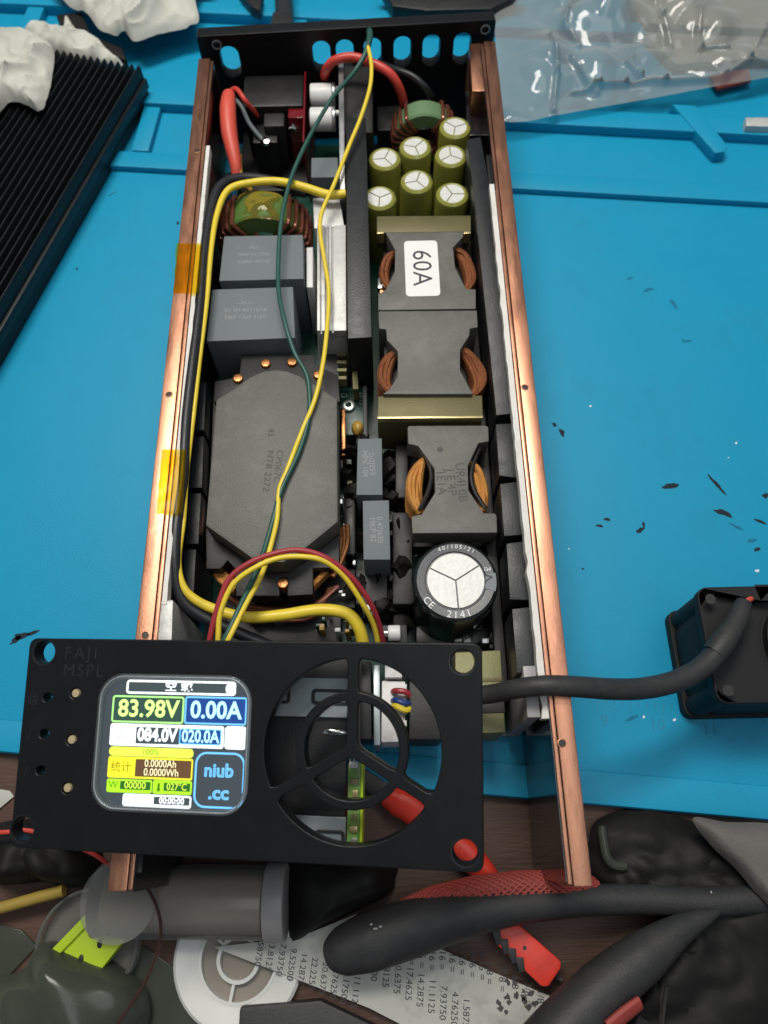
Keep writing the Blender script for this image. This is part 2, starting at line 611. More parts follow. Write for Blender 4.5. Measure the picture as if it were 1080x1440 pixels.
# ruler marks along the front
for i in range(46):
    a = 9.0 + i * 0.25 + 7
    h = 0.38 if i % 4 == 0 else 0.2
    B().prism(mrect(a, a + 0.03, 3.15 - h, 3.15), 0.003, 0.008).obj('ruler_mark', 'silicone_dark', mat_root)
for i, s in enumerate("8 9 10 11".split()):
    p = mx(16.6 + i * 1.6, 2.45)
    text('ruler_number', s, 0.5, p[0], p[1], 0.006, 'silicone_dark', mat_root, rot=A6)


def blot(u, v, w_, h_, ang, m, nm, seed):
    rnd = random.Random(seed)
    c = at(u, v, 0)
    pts = []
    for i in range(26):
        t = 2 * math.pi * i / 26
        k = 0.9 + 0.55 * noise.noise(Vector((math.cos(t) * 1.3, math.sin(t) * 1.3, seed * 3.7))) + .12 * rnd.random()
        x, y = w_ * k * math.cos(t), h_ * k * math.sin(t)
        y += .35 * w_ * math.sin(x / max(w_, .01) * 1.6 + seed)* (h_ / max(w_, h_))
        pts.append((c.x + x * math.cos(ang) - y * math.sin(ang), c.y + x * math.sin(ang) + y * math.cos(ang)))
    B().prism(pts, 0.002, 0.007).obj(nm, m, mat_root, smooth=False)


marks = [(790, 608, .09, .17, 0), (780, 597, .09, .06, -.6), (942, 683, .33, .09, .1), (1008, 682, .07, .42, .55), (1017, 722, .30, .11, -.5),
         (843, 740, .12, .06, -.1), (854, 731, .11, .06, 0), (900, 745, .16, .08, .7), (905, 738, .05, .1, 0), (1076, 696, .12, .1, 0),
         (1065, 773, .12, .07, 0), (1069, 734, .2, .05, -.5), (158, 273, .22, .02, .6), (108, 378, .06, .05, 0), (30, 893, .25, .12, .3), (45, 890, .2, .06, .2), (22, 900, .2, .08, .5),
         (250, 314, .05, .1, 0), (820, 800, .05, .03, .4)]
for i, (u, v, a, b_, an) in enumerate(marks):
    blot(u, v, a, b_, an, 'scorch', 'scorch_mark', i + 3)
smg = [(912, 408, .2, .08, .5), (948, 428, .22, .08, -.9), (965, 479, .2, .06, .1), (1035, 740, .25, .05, -.6), (1058, 760, .18, .06, 0), (885, 392, .16, .05, .3), (890, 1010, .2, .06, .4)]
for i, (u, v, a, b_, an) in enumerate(smg):
    blot(u, v, a, b_, an, 'smudge', 'smudge', i + 40)
for i, (u, v, a) in enumerate([(830, 571, .05), (1035, 623, .045), (1024, 644, .025), (800, 772, .03), (1065, 803, .07), (910, 260, .04), (948, 1012, .06), (905, 1008, .05)]):
    blot(u, v, a, a * .7, .5, 'fleck', 'fleck', i + 80)

# ================================================================== POWER SUPPLY
ps = thing('power_supply', 'opened power supply module between copper side rails, full of transformers and capacitors', 'power supply', (0, 14, 0))
RIM = 4.4
# side rails
for sgn, y1, X0 in ((-1, 28.25, 5.66), (1, 28.85, 5.55)):
    X1, X2, X3 = X0 - .44, X0 - .455, X0 - .56
    xa, xb = sorted((sgn * X0, sgn * X1))
    rail = B().box(xa, xb, 0.0 if sgn > 0 else 0.12, y1, 0.02, RIM, 0.035).obj('side_rail', 'copper', ps)
    xa, xb = sorted((sgn * X2, sgn * X3))
    B().box(xa, xb, 0.05 if sgn > 0 else 0.15, y1 - 0.1, 0.05, RIM - 0.03, 0.02).obj('inner_lip', 'copper', rail)
    xa, xb = sorted((sgn * (X3 - .005), sgn * (X3 - .025)))
    B().box(xa, xb, 0.1, 4.2, 0.1, RIM - 0.08).obj('insulation_film', 'black_film', rail)
    B().box(xa, xb, 21.5, y1 - 0.3, 0.3, RIM - 0.08).obj('insulation_film', 'black_film', rail)
    xa, xb = sorted((sgn * (X3 - .03), sgn * (X3 - .13)))
    B().box(xa, xb, 5.4, 23.5, 0.6, 3.93).obj('wall_liner', 'black_plastic', rail)
    for hv in (((738, 545), (790, 1045)) if sgn > 0 else ((238, 555), (205, 893), (277, 212))):
        p = at(hv[0], hv[1], RIM)
        B().lathe([(0.12, RIM - 0.02), (0.11, RIM + 0.008), (0.085, RIM + 0.012), (0.07, RIM - 0.0), (0, RIM - 0.0)], (p.x, p.y), 18).obj('screw_hole', 'copper_dark', rail)
        B().lathe([(0.075, RIM + .002), (0, RIM + 0.004)], (p.x, p.y), 18).obj('screw_hole', 'bobbin', rail)


def ragged(u0, u1, ya, yb, z0, z1, nm, amp, seed, n=60):
    """white heat strip with an uneven inner edge"""
    pts = [(u0, ya), (u0, yb)]
    ed = []
    for i in range(n + 1):
        y = yb + (ya - yb) * i / n
        ed.append((u1 + amp * noise.noise(Vector((y * 2.3, seed, 0))) + amp * .6 * noise.noise(Vector((y * 9, seed, 3))), y))
    return B().prism(pts + ed, z0, z1).obj(nm, 'white_strip', ps, smooth=False)


ragged(4.97, 4.80, at(775, 1010, 4.3).y, at(697, 258, 4.3).y, 3.95, 4.28, 'heat_strip', 0.05, 5)
ragged(-5.08, -4.95, at(225, 850, 4.3).y, at(284, 205, 4.3).y, 3.95, 4.30, 'heat_strip', 0.02, 11)
# aluminium end plates
B().prism(q(4.3, (224, 846), (243, 843), (241, 905), (221, 905)), 0.6, 4.28, 0.03).obj('end_plate', 'aluminium', ps)
B().box(4.45, 4.78, at(770, 1008, 4.2).y, at(770, 935, 4.2).y, 0.7, 4.15, 0.03).obj('end_plate', 'pale_plastic', ps)
B().box(-5.07, -4.97, 0.5, 5.9, 0.4, 4.2).obj('end_plate', 'black_plastic', ps)
# base and boards
B().box(-4.88, 4.88, 3.9, 28.2, 0.03, 0.22, 0.02).obj('base_plate', 'grey_metal', ps)
pcb = B().box(-4.75, 4.6, 4.0, 28.0, 0.42, 0.58, 0.01).obj('circuit_board', 'pcb', ps)
for i in range(26):
    x, y = random.uniform(-0.9, 0.6), random.uniform(5, 16)
    text('silkscreen_mark', random.choice(["R12", "C7", "D3", "TP4", "Q2"]), 0.22, x, y, 0.585, 'silkscreen', pcb, rot=R(90))
# upright daughter boards and pins seen in the gap
B().prism(q(2.2, (494, 478), (501, 478), (504, 547), (496, 547)), 0.6, 2.2, 0.02).obj('contact_pin', 'brass', ps)
B().prism(q(1.4, (478, 546), (516, 543), (519, 610), (482, 612)), 0.6, 1.4, 0.02).obj('control_board', 'pcb', ps)
p = at(490, 570, 1.5)
B().lathe([(0.22, 1.4), (0.22, 1.52), (0.19, 1.54), (0.11, 1.54), (0.09, 1.4)], (p.x, p.y), 24).obj('eyelet', 'steel', ps)
text('silkscreen_mark', "TP13", 0.26, *xy(508, 560, 1.42), 1.41, 'silkscreen', ps, rot=R(-88))
text('silkscreen_mark', "C1", 0.22, *xy(484, 556, 1.42), 1.41, 'silkscreen', ps, rot=R(0))
p = at(503, 601, 2.0)
B().ell((p.x, p.y, 1.9), 0.2, 0.26, 0.26, 3, 0.15).obj('disc_capacitor', 'disc_cap', ps)
p = at(512, 575, 2.2)
B().box(p.x - .03, p.x + .1, at(512, 618, 2.2).y, at(512, 540, 2.2).y, .6, 2.1, .02).obj('board_edge', 'bobbin', ps)
p = at(483, 600, 2.0)
B().box(p.x - .06, p.x + .06, at(483, 640, 2.).y, at(483, 575, 2.).y, .6, 2.0, .03).obj('copper_tab', 'copper_wire', ps)

# rear plate ---------------------------------------------------------
pa, pb = at(275.6, 51.7, 4.85), at(698, 27.7, 4.85)
ra = math.atan2(pb.y - pa.y, pb.x - pa.x)
PW = (pb - pa).length
RM = Matrix.Translation((pa.x, pa.y, 0)) @ Matrix.Rotation(ra, 4, 'Z') @ Matrix.Rotation(R(90), 4, 'X')   # local x along, y up, -z away


def slot(xc, z0, z1, w_):
    return rrect(xc - w_ / 2, z0, xc + w_ / 2, z1, w_ * 0.48, 7)


def pu(u, v=65, z=4.0):
    p_ = at(u, v, z)
    return (p_.x - pa.x) / math.cos(ra)


loops = [rrect(0, 0.03, PW, 4.85, 0.12, 3)]
for u, w_ in ((324, .72), (452, .68), (485, .68), (524, .68), (566, .68), (607, .68), (651, .68)):
    loops.append(slot(pu(u), 3.12, 4.40, w_))
for u, v in ((305, 62), (682, 38)):
    loops.append(circle(pu(u, v, 4.5), 4.5, 0.14, 16))
for xx in (0.4, PW - 0.4):
    loops.append(circle(xx, 0.5, 0.14, 16))
rear = plate('rear_plate', loops, -0.5, 0.0, 'panel_black', ps, bev=0.025, M=RM)
for xx, u, v in ((0.75, 305, 62), (PW - .42, 682, 38)):
    pp = RM @ Vector((pu(u, v, 4.5), 4.5, 0))
    B().lathe([(0.19, 0.0), (0.19, 0.03), (0.14, 0.03), (0.14, 0.0)], (0, 0), 18, RM @ Matrix.Translation((pu(u, v, 4.5), 4.5, 0))).obj('screw_hole', 'grey_metal', rear)
# mains inlet behind the plate
B().box(-4.6, -1.6, 25.2, 28.5, .6, .9, .05).obj('cover_or_filler', 'black_plastic', ps)  # dark slab added to darken the gaps around the mains socket
p = at(388, 95, 3.4)
B().box(p.x - 1.25, p.x + 1.1, 27.0, 28.75, 0.8, 3.3, 0.12).obj('mains_socket', 'black_plastic', ps)
B().box(p.x - .45, p.x + .35, 26.3, 27.3, 1.0, 3.0, 0.1).obj('mains_socket', 'bobbin', ps)
B().box(p.x - .9, p.x + .05, 25.9, 26.9, .8, 2.6, 0.06).obj('terminal_block', 'black_plastic', ps)
for u, v in ((369, 157), (413, 178), (374, 198)):
    p = at(u, v, 2.75)
    B().ell((p.x, p.y, 2.7), .2, .18, .16, 2, .5).obj('solder_joint', 'solder', ps)
p = at(434, 130, 3.0)
B().box(p.x - .12, p.x - .06, at(434, 215, 3.).y, 28.6, .6, 3.5).obj('insulating_sheet', 'red_sheet', ps)
B().box(p.x - .75, p.x - .14, at(420, 170, 3.).y, 27.2, .6, 3.15, .05).obj('fuse_holder', 'red_sheet', ps)
# two white disc parts on the middle wall
for v in (121, 155):
    p = at(452, v, 3.5)
    cy = B().cyl((p.x - .46, p.y, 3.1), (p.x + .4, p.y, 3.1), .42, n=28, bev=.06).obj('surge_arrester', 'white_ceramic', ps)
    B().cyl((p.x + .41, p.y, 3.1), (p.x + .5, p.y, 3.1), .44, n=24, bev=.02).obj('flange', 'steel', cy)
    B().cyl((p.x + .5, p.y + .08, 3.3), (p.x + .68, p.y + .08, 3.3), .1, n=12, bev=.02).obj('pin', 'white_ceramic', cy)
p = at(458, 232, 3.0)
B().box(p.x - .55, p.x + .45, p.y - .5, p.y + .5, .6, 2.9, .05).obj('relay', 'grey_box', ps)
# thin metal sheet and long black sink
z = 4.0
B().prism(q(z, (476, 88), (483, 88), (485, 268), (478, 268)), .6, z, .01).obj('divider_sheet', 'steel', ps)
B().prism(q(4.05, (486, 165), (514, 165), (523, 474), (489, 476)), 0.9, 4.05, 0.03).obj('finned_bar', 'black_block', ps)
B().prism(q(3.5, (484, 92), (524, 92), (524, 186), (485, 186)), 0.7, 3.5, 0.05).obj('cover_or_filler', 'bobbin', ps)
# aluminium sink with ridges
al = B().prism(q(3.5, (440, 279), (477, 276), (484, 318), (442, 321)), .7, 3.5, .02).obj('aluminium_sink', 'aluminium', ps)
B().prism(q(3.7, (446, 317), (485, 315), (487, 463), (446, 466)), .7, 3.55, .02).obj('sink_body', 'aluminium', al)
for a, b_ in ((446, 449.5), (452.5, 456.5), (459, 461), (463, 466), (469, 486)):
    B().prism(q(3.72, (a, 317), (b_, 316.5), (b_ + .8, 464.5), (a, 465)), 3.4, 3.72, .012).obj('fin', 'aluminium', al)
B().prism(q(3.2, (431, 348), (440, 347), (440, 404), (431, 404)), .6, 3.2, .03).obj('ceramic_resistor', 'white_ceramic', ps)
B().prism(q(2.4, (446, 470), (474, 468), (477, 540), (450, 542)), .6, 2.4, .02).obj('slotted_wall', 'bobbin', ps)
for i in range(6):
    v = 474 + i * 11
    B().prism(q(2.45, (474, v), (487, v), (487, v + 4), (474, v + 4)), 2.0, 2.45).obj('slat', 'olive', ps)

# grey film capacitors ------------------------------------------------


def grey_cap(pts, zt, lines, size, rot, cu, cv, lab=None):
    o = B().prism(q(zt, *pts), .6, zt, .035).obj('film_capacitor', 'grey_box', ps)
    for i, s in enumerate(lines):
        c = at(cu + (i * 0 if rot == 0 else -i * 10), cv + (i * 10 if rot == 0 else 0), zt)
        text('print', s, size, c.x, c.y, zt + .003, 'grey_print', o, rot=rot)
    return o


grey_cap([(308, 395), (427, 392), (426, 330), (315, 332)], 3.6, ["RU", "MKP X2 275V", "0.68uF 40/110"], .19, 0, 357, 348)
grey_cap([(290, 480), (415, 475), (412, 403), (298, 407)], 3.6, ["—RU—", "X2 SH 40/110/56", "MKP 1.5uF 310V"], .20, 0, 345, 426)
grey_cap([(501, 696), (538, 696), (537, 616), (503, 617)], 3.2, ["2u2J250", "MPX 104"], .24, R(-88), 523, 652)
grey_cap([(511, 787), (549, 787), (547, 703), (510, 704)], 3.2, ["0.47J630", "MKP 82"], .24, R(-88), 534, 745)


# toroid chokes --------------------------------------------------------
def toroid(cu, cv, ztop, Ro, Ri, half, core_m, wire_m, nm_turn, wr, span, nm):
    c = at(cu, cv, ztop)
    cz = ztop - Ro
    n = 48
    b = B()
    bm = bmesh.new()
    prof = [(Ri, -half), (Ro - .06, -half), (Ro, -half + .08), (Ro, half - .08), (Ro - .06, half), (Ri, half)]
    rings = []
    for i in range(n):
        t = 2 * math.pi * i / n
        rings.append([bm.verts.new((c.x + r_ * math.cos(t), c.y + y_, cz + r_ * math.sin(t))) for r_, y_ in prof])
    for i in range(n):
        A, C_ = rings[i], rings[(i + 1) % n]
        for j in range(6):
            bm.faces.new((A[j], A[(j + 1) % 6], C_[(j + 1) % 6], C_[j]))
    b._take(bm)
    core = b.obj(nm, core_m, ps)
    for side in (0, math.pi):
        bb = B()
        for k in range(nm_turn):
            t = side + (k / (nm_turn - 1) - .5) * span
            ro, ri, hh = Ro + wr, Ri - wr, half + wr
            loop = []
            for (r_, y_) in ((ro, -hh * .7), (ro, hh * .7), (ro - .12, hh), (ri + .1, hh), (ri, hh * .7), (ri, -hh * .7), (ri + .1, -hh), (ro - .12, -hh)):
                loop.append((c.x + r_ * math.cos(t), c.y + y_, cz + r_ * math.sin(t)))
            bb.tube(loop, wr, 8, 3, closed=True)
        bb.obj('winding', wire_m, core)
    return core, c, cz


toroid(365, 287, 3.8, 1.55, .8, .56, 'green_tape', 'enamel', 11, .085, R(105), 'toroid_choke')
toroid(597, 150, 3.35, 1.15, .6, .42, 'green_core', 'enamel', 9, .07, R(110), 'toroid_choke')
film('varnish', (0.75, 0.7, 0.3, 1), (0.4, 0.35, 0.1, 1), 0.15, 0.08)
c = at(365, 287, 3.8)
star_sheet([(c.x - .85, c.y - .4), (c.x + .1, c.y - .62), (c.x + .85, c.y - .5), (c.x + .8, c.y + .5), (c.x, c.y + .66), (c.x - .8, c.y + .62)],
           lambda x, y, r: 3.86 - .36 * ((x - c.x)) ** 2 - .08 * r + .05 * nz(x, y, 2.5, 4), 0.01, 10).obj('clear_tape', 'varnish', ps)
B().box(3.3, 3.9, 26.6, 27.6, .6, 2.7, .1).obj('cover_or_filler', 'bobbin', ps)
B().box(1.0, 3.2, 27.0, 28.4, .6, 2.1, .1).obj('cover_or_filler', 'black_plastic', ps)


# green electrolytic capacitors -----------------------------------------
def can(cu, cv, zt, r_, sleeve, nm, band=None):
    c_ = at(cu, cv, zt)
    o = B().lathe([(0, .6), (r_, .6), (r_, zt - .16), (r_ - .03, zt - .06), (r_ - .11, zt), (r_ * .72, zt - .01), (r_ * .70, zt - .05), (0, zt - .05)], (c_.x, c_.y), 36).obj(nm, sleeve, ps)
    return o, c_


def vent(o, c_, zt, rr, rot, m='cap_top'):
    g = .018
    for k in range(3):
        a0 = rot + k * R(120)
        pts = [(c_.x + g * math.cos(a0 + R(60)), c_.y + g * math.sin(a0 + R(60)))]
        for i in range(13):
            t = a0 + g / rr + (R(120) - 2 * g / rr) * i / 12
            pts.append((c_.x + rr * math.cos(t), c_.y + rr * math.sin(t)))
        B().prism(pts, zt - .06, zt - .012, .008, 1).obj('vent_segment', m, o)


for i, (u, v) in enumerate(((534, 277), (586, 254), (636, 272), (584, 206), (634, 218), (640, 178), (541, 222))):
    o, c_ = can(u, v, 3.4, .60, 'cap_sleeve', 'electrolytic_capacitor')
    vent(o, c_, 3.4, .44, R(25 + 47 * i))
    B().prism([(c_.x + .60 * math.cos(t), c_.y + .60 * math.sin(t)) for t in [R(-10 + 6 * k) for k in range(9)]] +
              [(c_.x + .615 * math.cos(t), c_.y + .615 * math.sin(t)) for t in [R(38 - 6 * k) for k in range(9)]], .7, 3.2).obj('stripe', 'cap_band', o)
    for k in range(3):
        a = R(-5 + 16 * k)
        text('print', "-+C"[k], .2, c_.x + .52 * math.cos(a), c_.y + .52 * math.sin(a), 3.395, 'cap_band', o, rot=a - R(90))

# big black electrolytic
ZC = 3.7
o, c_ = can(641, 816, ZC, 1.2, 'can_black', 'electrolytic_capacitor')
vent(o, c_, ZC, .80, R(32))
B().prism([(c_.x + 1.13 * math.cos(R(a)), c_.y + 1.13 * math.sin(R(a))) for a in range(-18, 14, 4)] + [(c_.x + .84 * math.cos(R(a)), c_.y + .84 * math.sin(R(a))) for a in range(10, -19, -4)],
          ZC - .03, ZC + .006).obj('stripe', 'can_grey', o)


def arc_text(o, s, r_, a_mid, step, size, m, flip=False):
    n_ = len(s)
    for k, ch in enumerate(s):
        if ch == ' ':
            continue
        off = (k - (n_ - 1) / 2) * step
        a = a_mid + (off if flip else -off)
        text('print', ch, size, c_.x + r_ * math.cos(a), c_.y + r_ * math.sin(a), ZC + .003, m, o, rot=a + (R(90) if flip else R(-90)))


arc_text(o, "CE  2141", 1.0, R(251), R(10.5), .28, 'sticker', True)
arc_text(o, "40/105/21", 1.0, R(86), R(7), .17, 'sticker', False)
text('print', "M3", .16, *xy(685, 800, ZC), ZC + .004, 'sticker', o, rot=R(180 + 5))
text('print', "V", .34, *xy(688, 812, ZC), ZC + .012, 'ink', o, rot=R(95), sx=1.2)


# windings ---------------------------------------------------------------
def arc_winding(nm, pts_uv, z_list, offs, r_, m, parent):
    """bundle of turns bulging out of a core opening"""
    b = B()
    for zi, z_ in enumerate(z_list):
        for d in offs:
            pl = []
            for k, (u, v) in enumerate(pts_uv):
                p_ = at(u + d * math.sin(math.pi * k / (len(pts_uv) - 1)), v, 3.4)
                pl.append((p_.x, p_.y, z_ - abs(d) * .006 + .05 * math.sin(k * 1.7 + zi + d)))
            b.tube(pl, r_, 7, 4)
    return b.obj(nm, m, parent)


# the two sixty ampere transformers
Z6 = 3.7
core = B().prism(q(Z6, (532, 436), (532, 413), (543, 407), (555, 382), (556, 352), (543, 328), (543, 327), (652, 326), (651, 333), (637, 348), (640, 376), (655, 406), (669, 407), (669, 434)),
                 1.6, Z6, .03).obj('transformer', 'ferrite', ps)
B().box(at(540, 400, 3.2).x, at(655, 400, 3.2).x, at(600, 436, 3.0).y, at(600, 328, 3.).y, .6, 2.9, .05).obj('bobbin', 'bobbin', core)
B().prism(q(3.62, (530, 327), (662, 325.5), (662, 303), (530, 304)), 2.9, 3.62, .02).obj('brass_plate', 'brass', core)
for u in ((530, 540), (652, 662)):
    B().prism(q(3.66, (u[0], 329), (u[1], 328.5), (u[1], 325.5), (u[0], 326)), 3.2, 3.68, .01).obj('brass_tab', 'brass_edge', core)
arc_winding('winding', [(560, 352), (544, 362), (537, 380), (541, 396), (556, 412)], (3.35, 3.1, 2.8, 2.5, 2.2), (0, 6), .10, 'litz_dark', core)
arc_winding('winding', [(640, 350), (654, 358), (664, 378), (664, 396), (650, 415)], (3.35, 3.1, 2.8, 2.5, 2.2), (-9, -4, 1), .10, 'litz_dark', core)
for k in range(3):
    B().prism(q(3.3, (531 + k * 3, 388 + k * 4), (542 + k, 388 + k * 4), (539 + k, 402 + k * 4), (531 + k * 3, 402 + k * 4)), 3.0, 3.2 - k * .1, .02).obj('lead_foil', 'copper_wire' if k else 'solder', core)
lab = plate('sticker', [rrect(at(570, 0, Z6).x * 0 + xy(569.5, 378, Z6)[0], xy(592, 417, Z6)[1], xy(617, 378, Z6)[0], xy(592, 339, Z6)[1], .14)], Z6 + .004, Z6 + .018, 'sticker', core)
text('print', "60A", .92, *xy(592.5, 377, Z6), Z6 + .022, 'ink', core, rot=R(-91), bold=-.004, sx=1.0)

core2 = B().prism(q(Z6, (538, 554), (547, 548), (559, 530), (559.5, 494), (544, 478), (543, 463), (533, 462), (532, 437.5), (670.5, 436.5), (672, 460), (661, 462), (660, 472), (647, 492), (647, 521), (662, 548), (665, 554)),
                  1.6, Z6, .03).obj('transformer', 'ferrite', ps)
B().box(at(540, 500, 3.2).x, at(657, 500, 3.2).x, at(600, 556, 3.0).y, at(600, 440, 3.).y, .6, 2.9, .05).obj('bobbin', 'bobbin', core2)
B().prism(q(3.55, (531, 588), (679, 587), (678, 556), (532, 557)), 1.5, 3.55, .025).obj('brass_plate', 'brass', core2)
B().prism(q(3.57, (531, 588.5), (679, 587.5), (679, 584.5), (531, 585.5)), 3.3, 3.57, .01).obj('brass_edge', 'brass_edge', core2)
arc_winding('winding', [(562, 490), (546, 500), (537, 520), (539, 538), (556, 556)], (3.35, 3.1, 2.8, 2.5, 2.2), (-2, 5, 10), .10, 'litz_dark', core2)
arc_winding('winding', [(648, 490), (662, 500), (675, 522), (676, 542), (660, 560)], (3.38, 3.1, 2.8, 2.5, 2.2), (-10, -5, 0, 4), .10, 'litz_dark', core2)
B().prism(q(3.3, (536, 530), (543, 530), (543, 539), (539, 546), (536, 543)), 3.0, 3.32, .02).obj('lead_foil', 'solder', core2)

# hourglass inductor
ZH = 3.5
ind = B().prism(q(ZH, (573, 601), (575, 598.5), (684, 598), (687, 601), (687.5, 620.5), (673, 623), (658, 655), (659, 689), (680.5, 721.5), (696, 721.5), (698.5, 725), (699.4, 749), (580, 750), (578.5, 726), (593, 723), (612, 692), (611, 659), (588, 627), (574, 624)),
                2.7, ZH, .05).obj('inductor', 'ferrite', ps)
B().prism(q(ZH - .75, (573, 601), (687, 598), (687.5, 620.5), (692, 660), (698, 721.5), (699.4, 749), (580, 750), (578.5, 726), (570, 670), (574, 624)), .6, 1.6, .05).obj('core_half', 'bobbin', ind)
b = B()
for u0 in ((592, 632, 606, 662, 603, 690, 590, 718), (676, 628, 664, 660, 665, 686, 682, 716)):
    b.tube([(*xy(u0[2 * k], u0[2 * k + 1], 3.2), 3.25) for k in range(4)], .07, 8, 5)
b.obj('bobbin_rim', 'black_plastic', ind)
arc_winding('winding', [(596, 640), (583, 656), (577, 678), (581, 700), (592, 716)], (3.15, 2.95, 2.7, 2.4, 2.1, 1.8), (-2, 4, 9, 13), .10, 'litz', ind)
arc_winding('winding', [(664, 646), (675, 658), (683, 680), (684, 698), (680, 714)], (3.15, 2.95, 2.7, 2.4, 2.1, 1.8), (-9, -4, 0), .10, 'litz', ind)
for i, s in enumerate(("UR4J 0B", "J E 4P", "1E1A")):
    text('print', s, .38, *xy(648 - i * 14, 678, ZH), ZH + .003, 'ferrite_print', ind, rot=R(-88))
p = at(619, 632, ZH)
B().cyl((p.x, p.y, ZH - .01), (p.x, p.y, ZH + .004), .09, n=14).obj('print', 'ferrite_print', ind)

# big octagonal choke
ZT = 3.85
big = B().prism(q(ZT, (288, 739), (303, 561), (330, 545), (352, 529), (368, 522), (386, 519), (404, 521), (420, 527), (445, 541), (475, 560), (476, 734), (426, 774), (398, 791), (362, 791)),
                2.9, ZT, .12, 2).obj('power_choke', 'ferrite', ps)
B().prism(q(2.9, (340, 498), (442, 499), (444, 512), (476, 528), (478, 565), (300, 565), (302, 536), (336, 530)), 2.2, 2.9, .04).obj('bobbin', 'bobbin', big)
B().prism(q(2.9, (289, 743), (478, 743), (477, 798), (440, 799), (440, 836), (404, 838), (403, 812), (393, 812), (393, 838), (332, 838), (330, 799), (320, 788), (310, 800), (290, 800)), 2.2, 2.9, .04).obj('bobbin', 'bobbin', big)
B().prism(q(2.2, (300, 560), (476, 560), (474, 745), (292, 745)), .7, 2.2, .05).obj('core_half', 'ferrite', big)
b = B()
cc = at(384, 668, 2.2)
for zi in range(6):
    for k in range(4):
        hw, hl = 1.55 + .12 * k, 3.05 + .14 * k
        ring = []
        for i in range(28):
            t = 2 * math.pi * i / 28
            ring.append((cc.x + hw * abs(math.cos(t)) ** .75 * (1 if math.cos(t) > 0 else -1), cc.y + hl * abs(math.sin(t)) ** .8 * (1 if math.sin(t) > 0 else -1), 2.1 - .23 * zi + .03 * math.sin(3 * t + k)))
        b.tube(ring, .09, 7, 2, closed=True)
b.obj('winding', 'enamel', big)
for base, m_ in ((((297, 792), (314, 818), (334, 834)), 'litz'), (((474, 788), (458, 808), (440, 830)), 'litz'), (((480, 745), (482, 775), (470, 815)), 'copper_wire')):
    b = B()
    for k in range(9 if m_ == 'litz' else 3):
        du, dz = (k % 3) * 6 - 4, (k // 3) * .14
        b.tube([(*xy(u + du * (1 - .3 * n_), v - (k % 3) * 3, 2.3), 2.3 - dz + .12 * n_) for n_, (u, v) in enumerate(base)], .085, 8, 5)
    b.obj('lead', m_, big)
b = B()
for k in range(5):
    b.tube([(*xy(318 + 4 * k, 836 + k, 2.2), 2.05), (*xy(345, 850 + 3 * k, 2.1), 2.0 - .05 * k), (*xy(395, 856 + 3 * k, 2.1), 2.0 - .05 * k), (*xy(440, 850 + 3 * k, 2.1), 2.0 - .05 * k), (*xy(476 - 3 * k, 822 + k, 2.2), 2.1)], .08, 8, 6)
b.obj('lead', 'enamel', big)
for u, v in ((335, 534), (374, 513), (411, 511), (448, 529), (398, 822)):
    p = at(u, v, 2.9)
    B().cyl((p.x, p.y - .02, 2.6), (p.x, p.y + .02, 3.0), .17, n=14, bev=.04).obj('lead_end', 'copper_wire', big)
text('print', "NTB 2272", .27, *xy(377, 662, ZT), ZT + .004, 'ferrite_print', big, rot=R(-94), sx=1.2)
text('print', "CP067C", .27, *xy(391, 656, ZT), ZT + .004, 'ferrite_print', big, rot=R(-94), sx=1.2)
text('print', "43", .27, *xy(381, 608, ZT), ZT + .004, 'ferrite_print', big, rot=R(-94), sx=1.1)

# black clamped transistors along both walls
right_blocks = [([(656, 196), (676, 192), (688, 257), (728, 581), (698, 584), (664, 257)], 4.05),
                ([(697, 596), (722, 595), (728, 672), (702, 669)], 3.95), ([(703, 680), (728, 677), (736, 752), (709, 754)], 3.95),
                ([(712, 764), (736, 761), (745, 844), (717, 843)], 3.95), ([(720, 856), (747, 853), (756, 944), (727, 947)], 3.95)]
for pts_, zt in right_blocks:
    B().prism(q(zt, *pts_), .7, zt, .04).obj('clamped_transistor', 'black_block', ps)
for pts_ in ([(272, 537), (290, 537), (287, 605), (270, 605)], [(269, 613), (287, 613), (284, 686), (266, 686)], [(265, 693), (283, 693), (279, 765), (260, 765)], [(259, 772), (276, 772), (272, 838), (255, 838)]):
    B().prism(q(3.0, *pts_), .7, 3.0, .04).obj('clamped_transistor', 'black_block', ps)
B().box(4.0, 4.3, 5.0, 21.0, .6, 2.4, .05).obj('clamp_rail', 'bobbin', ps)
# copper block at the rear right; dark block added as the rail's reflection
B().prism(q(4.2, (660, 62), (676, 60), (688, 128), (664, 128)), 2.2, 4.2, .03).obj('copper_block', 'copper', ps)
B().prism(q(3.2, (655, 128), (684, 128), (690, 190), (656, 190)), .7, 3.2, .03).obj('rail_reflection', 'black_film', ps)

# dark potting compound between the parts
pot = B()
rnd = random.Random(3)
for i in range(46):
    u, v = rnd.uniform(482, 575), rnd.uniform(620, 880)
    z_ = rnd.uniform(.7, 1.9)
    p = at(u, v, z_)
    pot.ell((p.x, p.y, z_), rnd.uniform(.12, .38), rnd.uniform(.15, .4), rnd.uniform(.2, .6), 2, .7)
pot = pot.obj('potting_compound', 'bag_black', ps)
pot['kind'] = 'stuff'
for i, (u0, u1, v0, v1, zt) in enumerate(((556, 574, 625, 700, 2.2), (484, 500, 700, 780, 1.9), (552, 580, 720, 850, 2.0), (500, 545, 800, 850, 1.8), (585, 700, 880, 905, 1.4), (455, 500, 800, 855, 1.5), (300, 480, 840, 905, 1.3))):
    B().prism(q(zt, (u0, v1), (u1, v1), (u1, v0), (u0, v0)), .6, zt, .08).obj('small_component', ('bobbin', 'black_plastic', 'bobbin')[i % 3], ps)
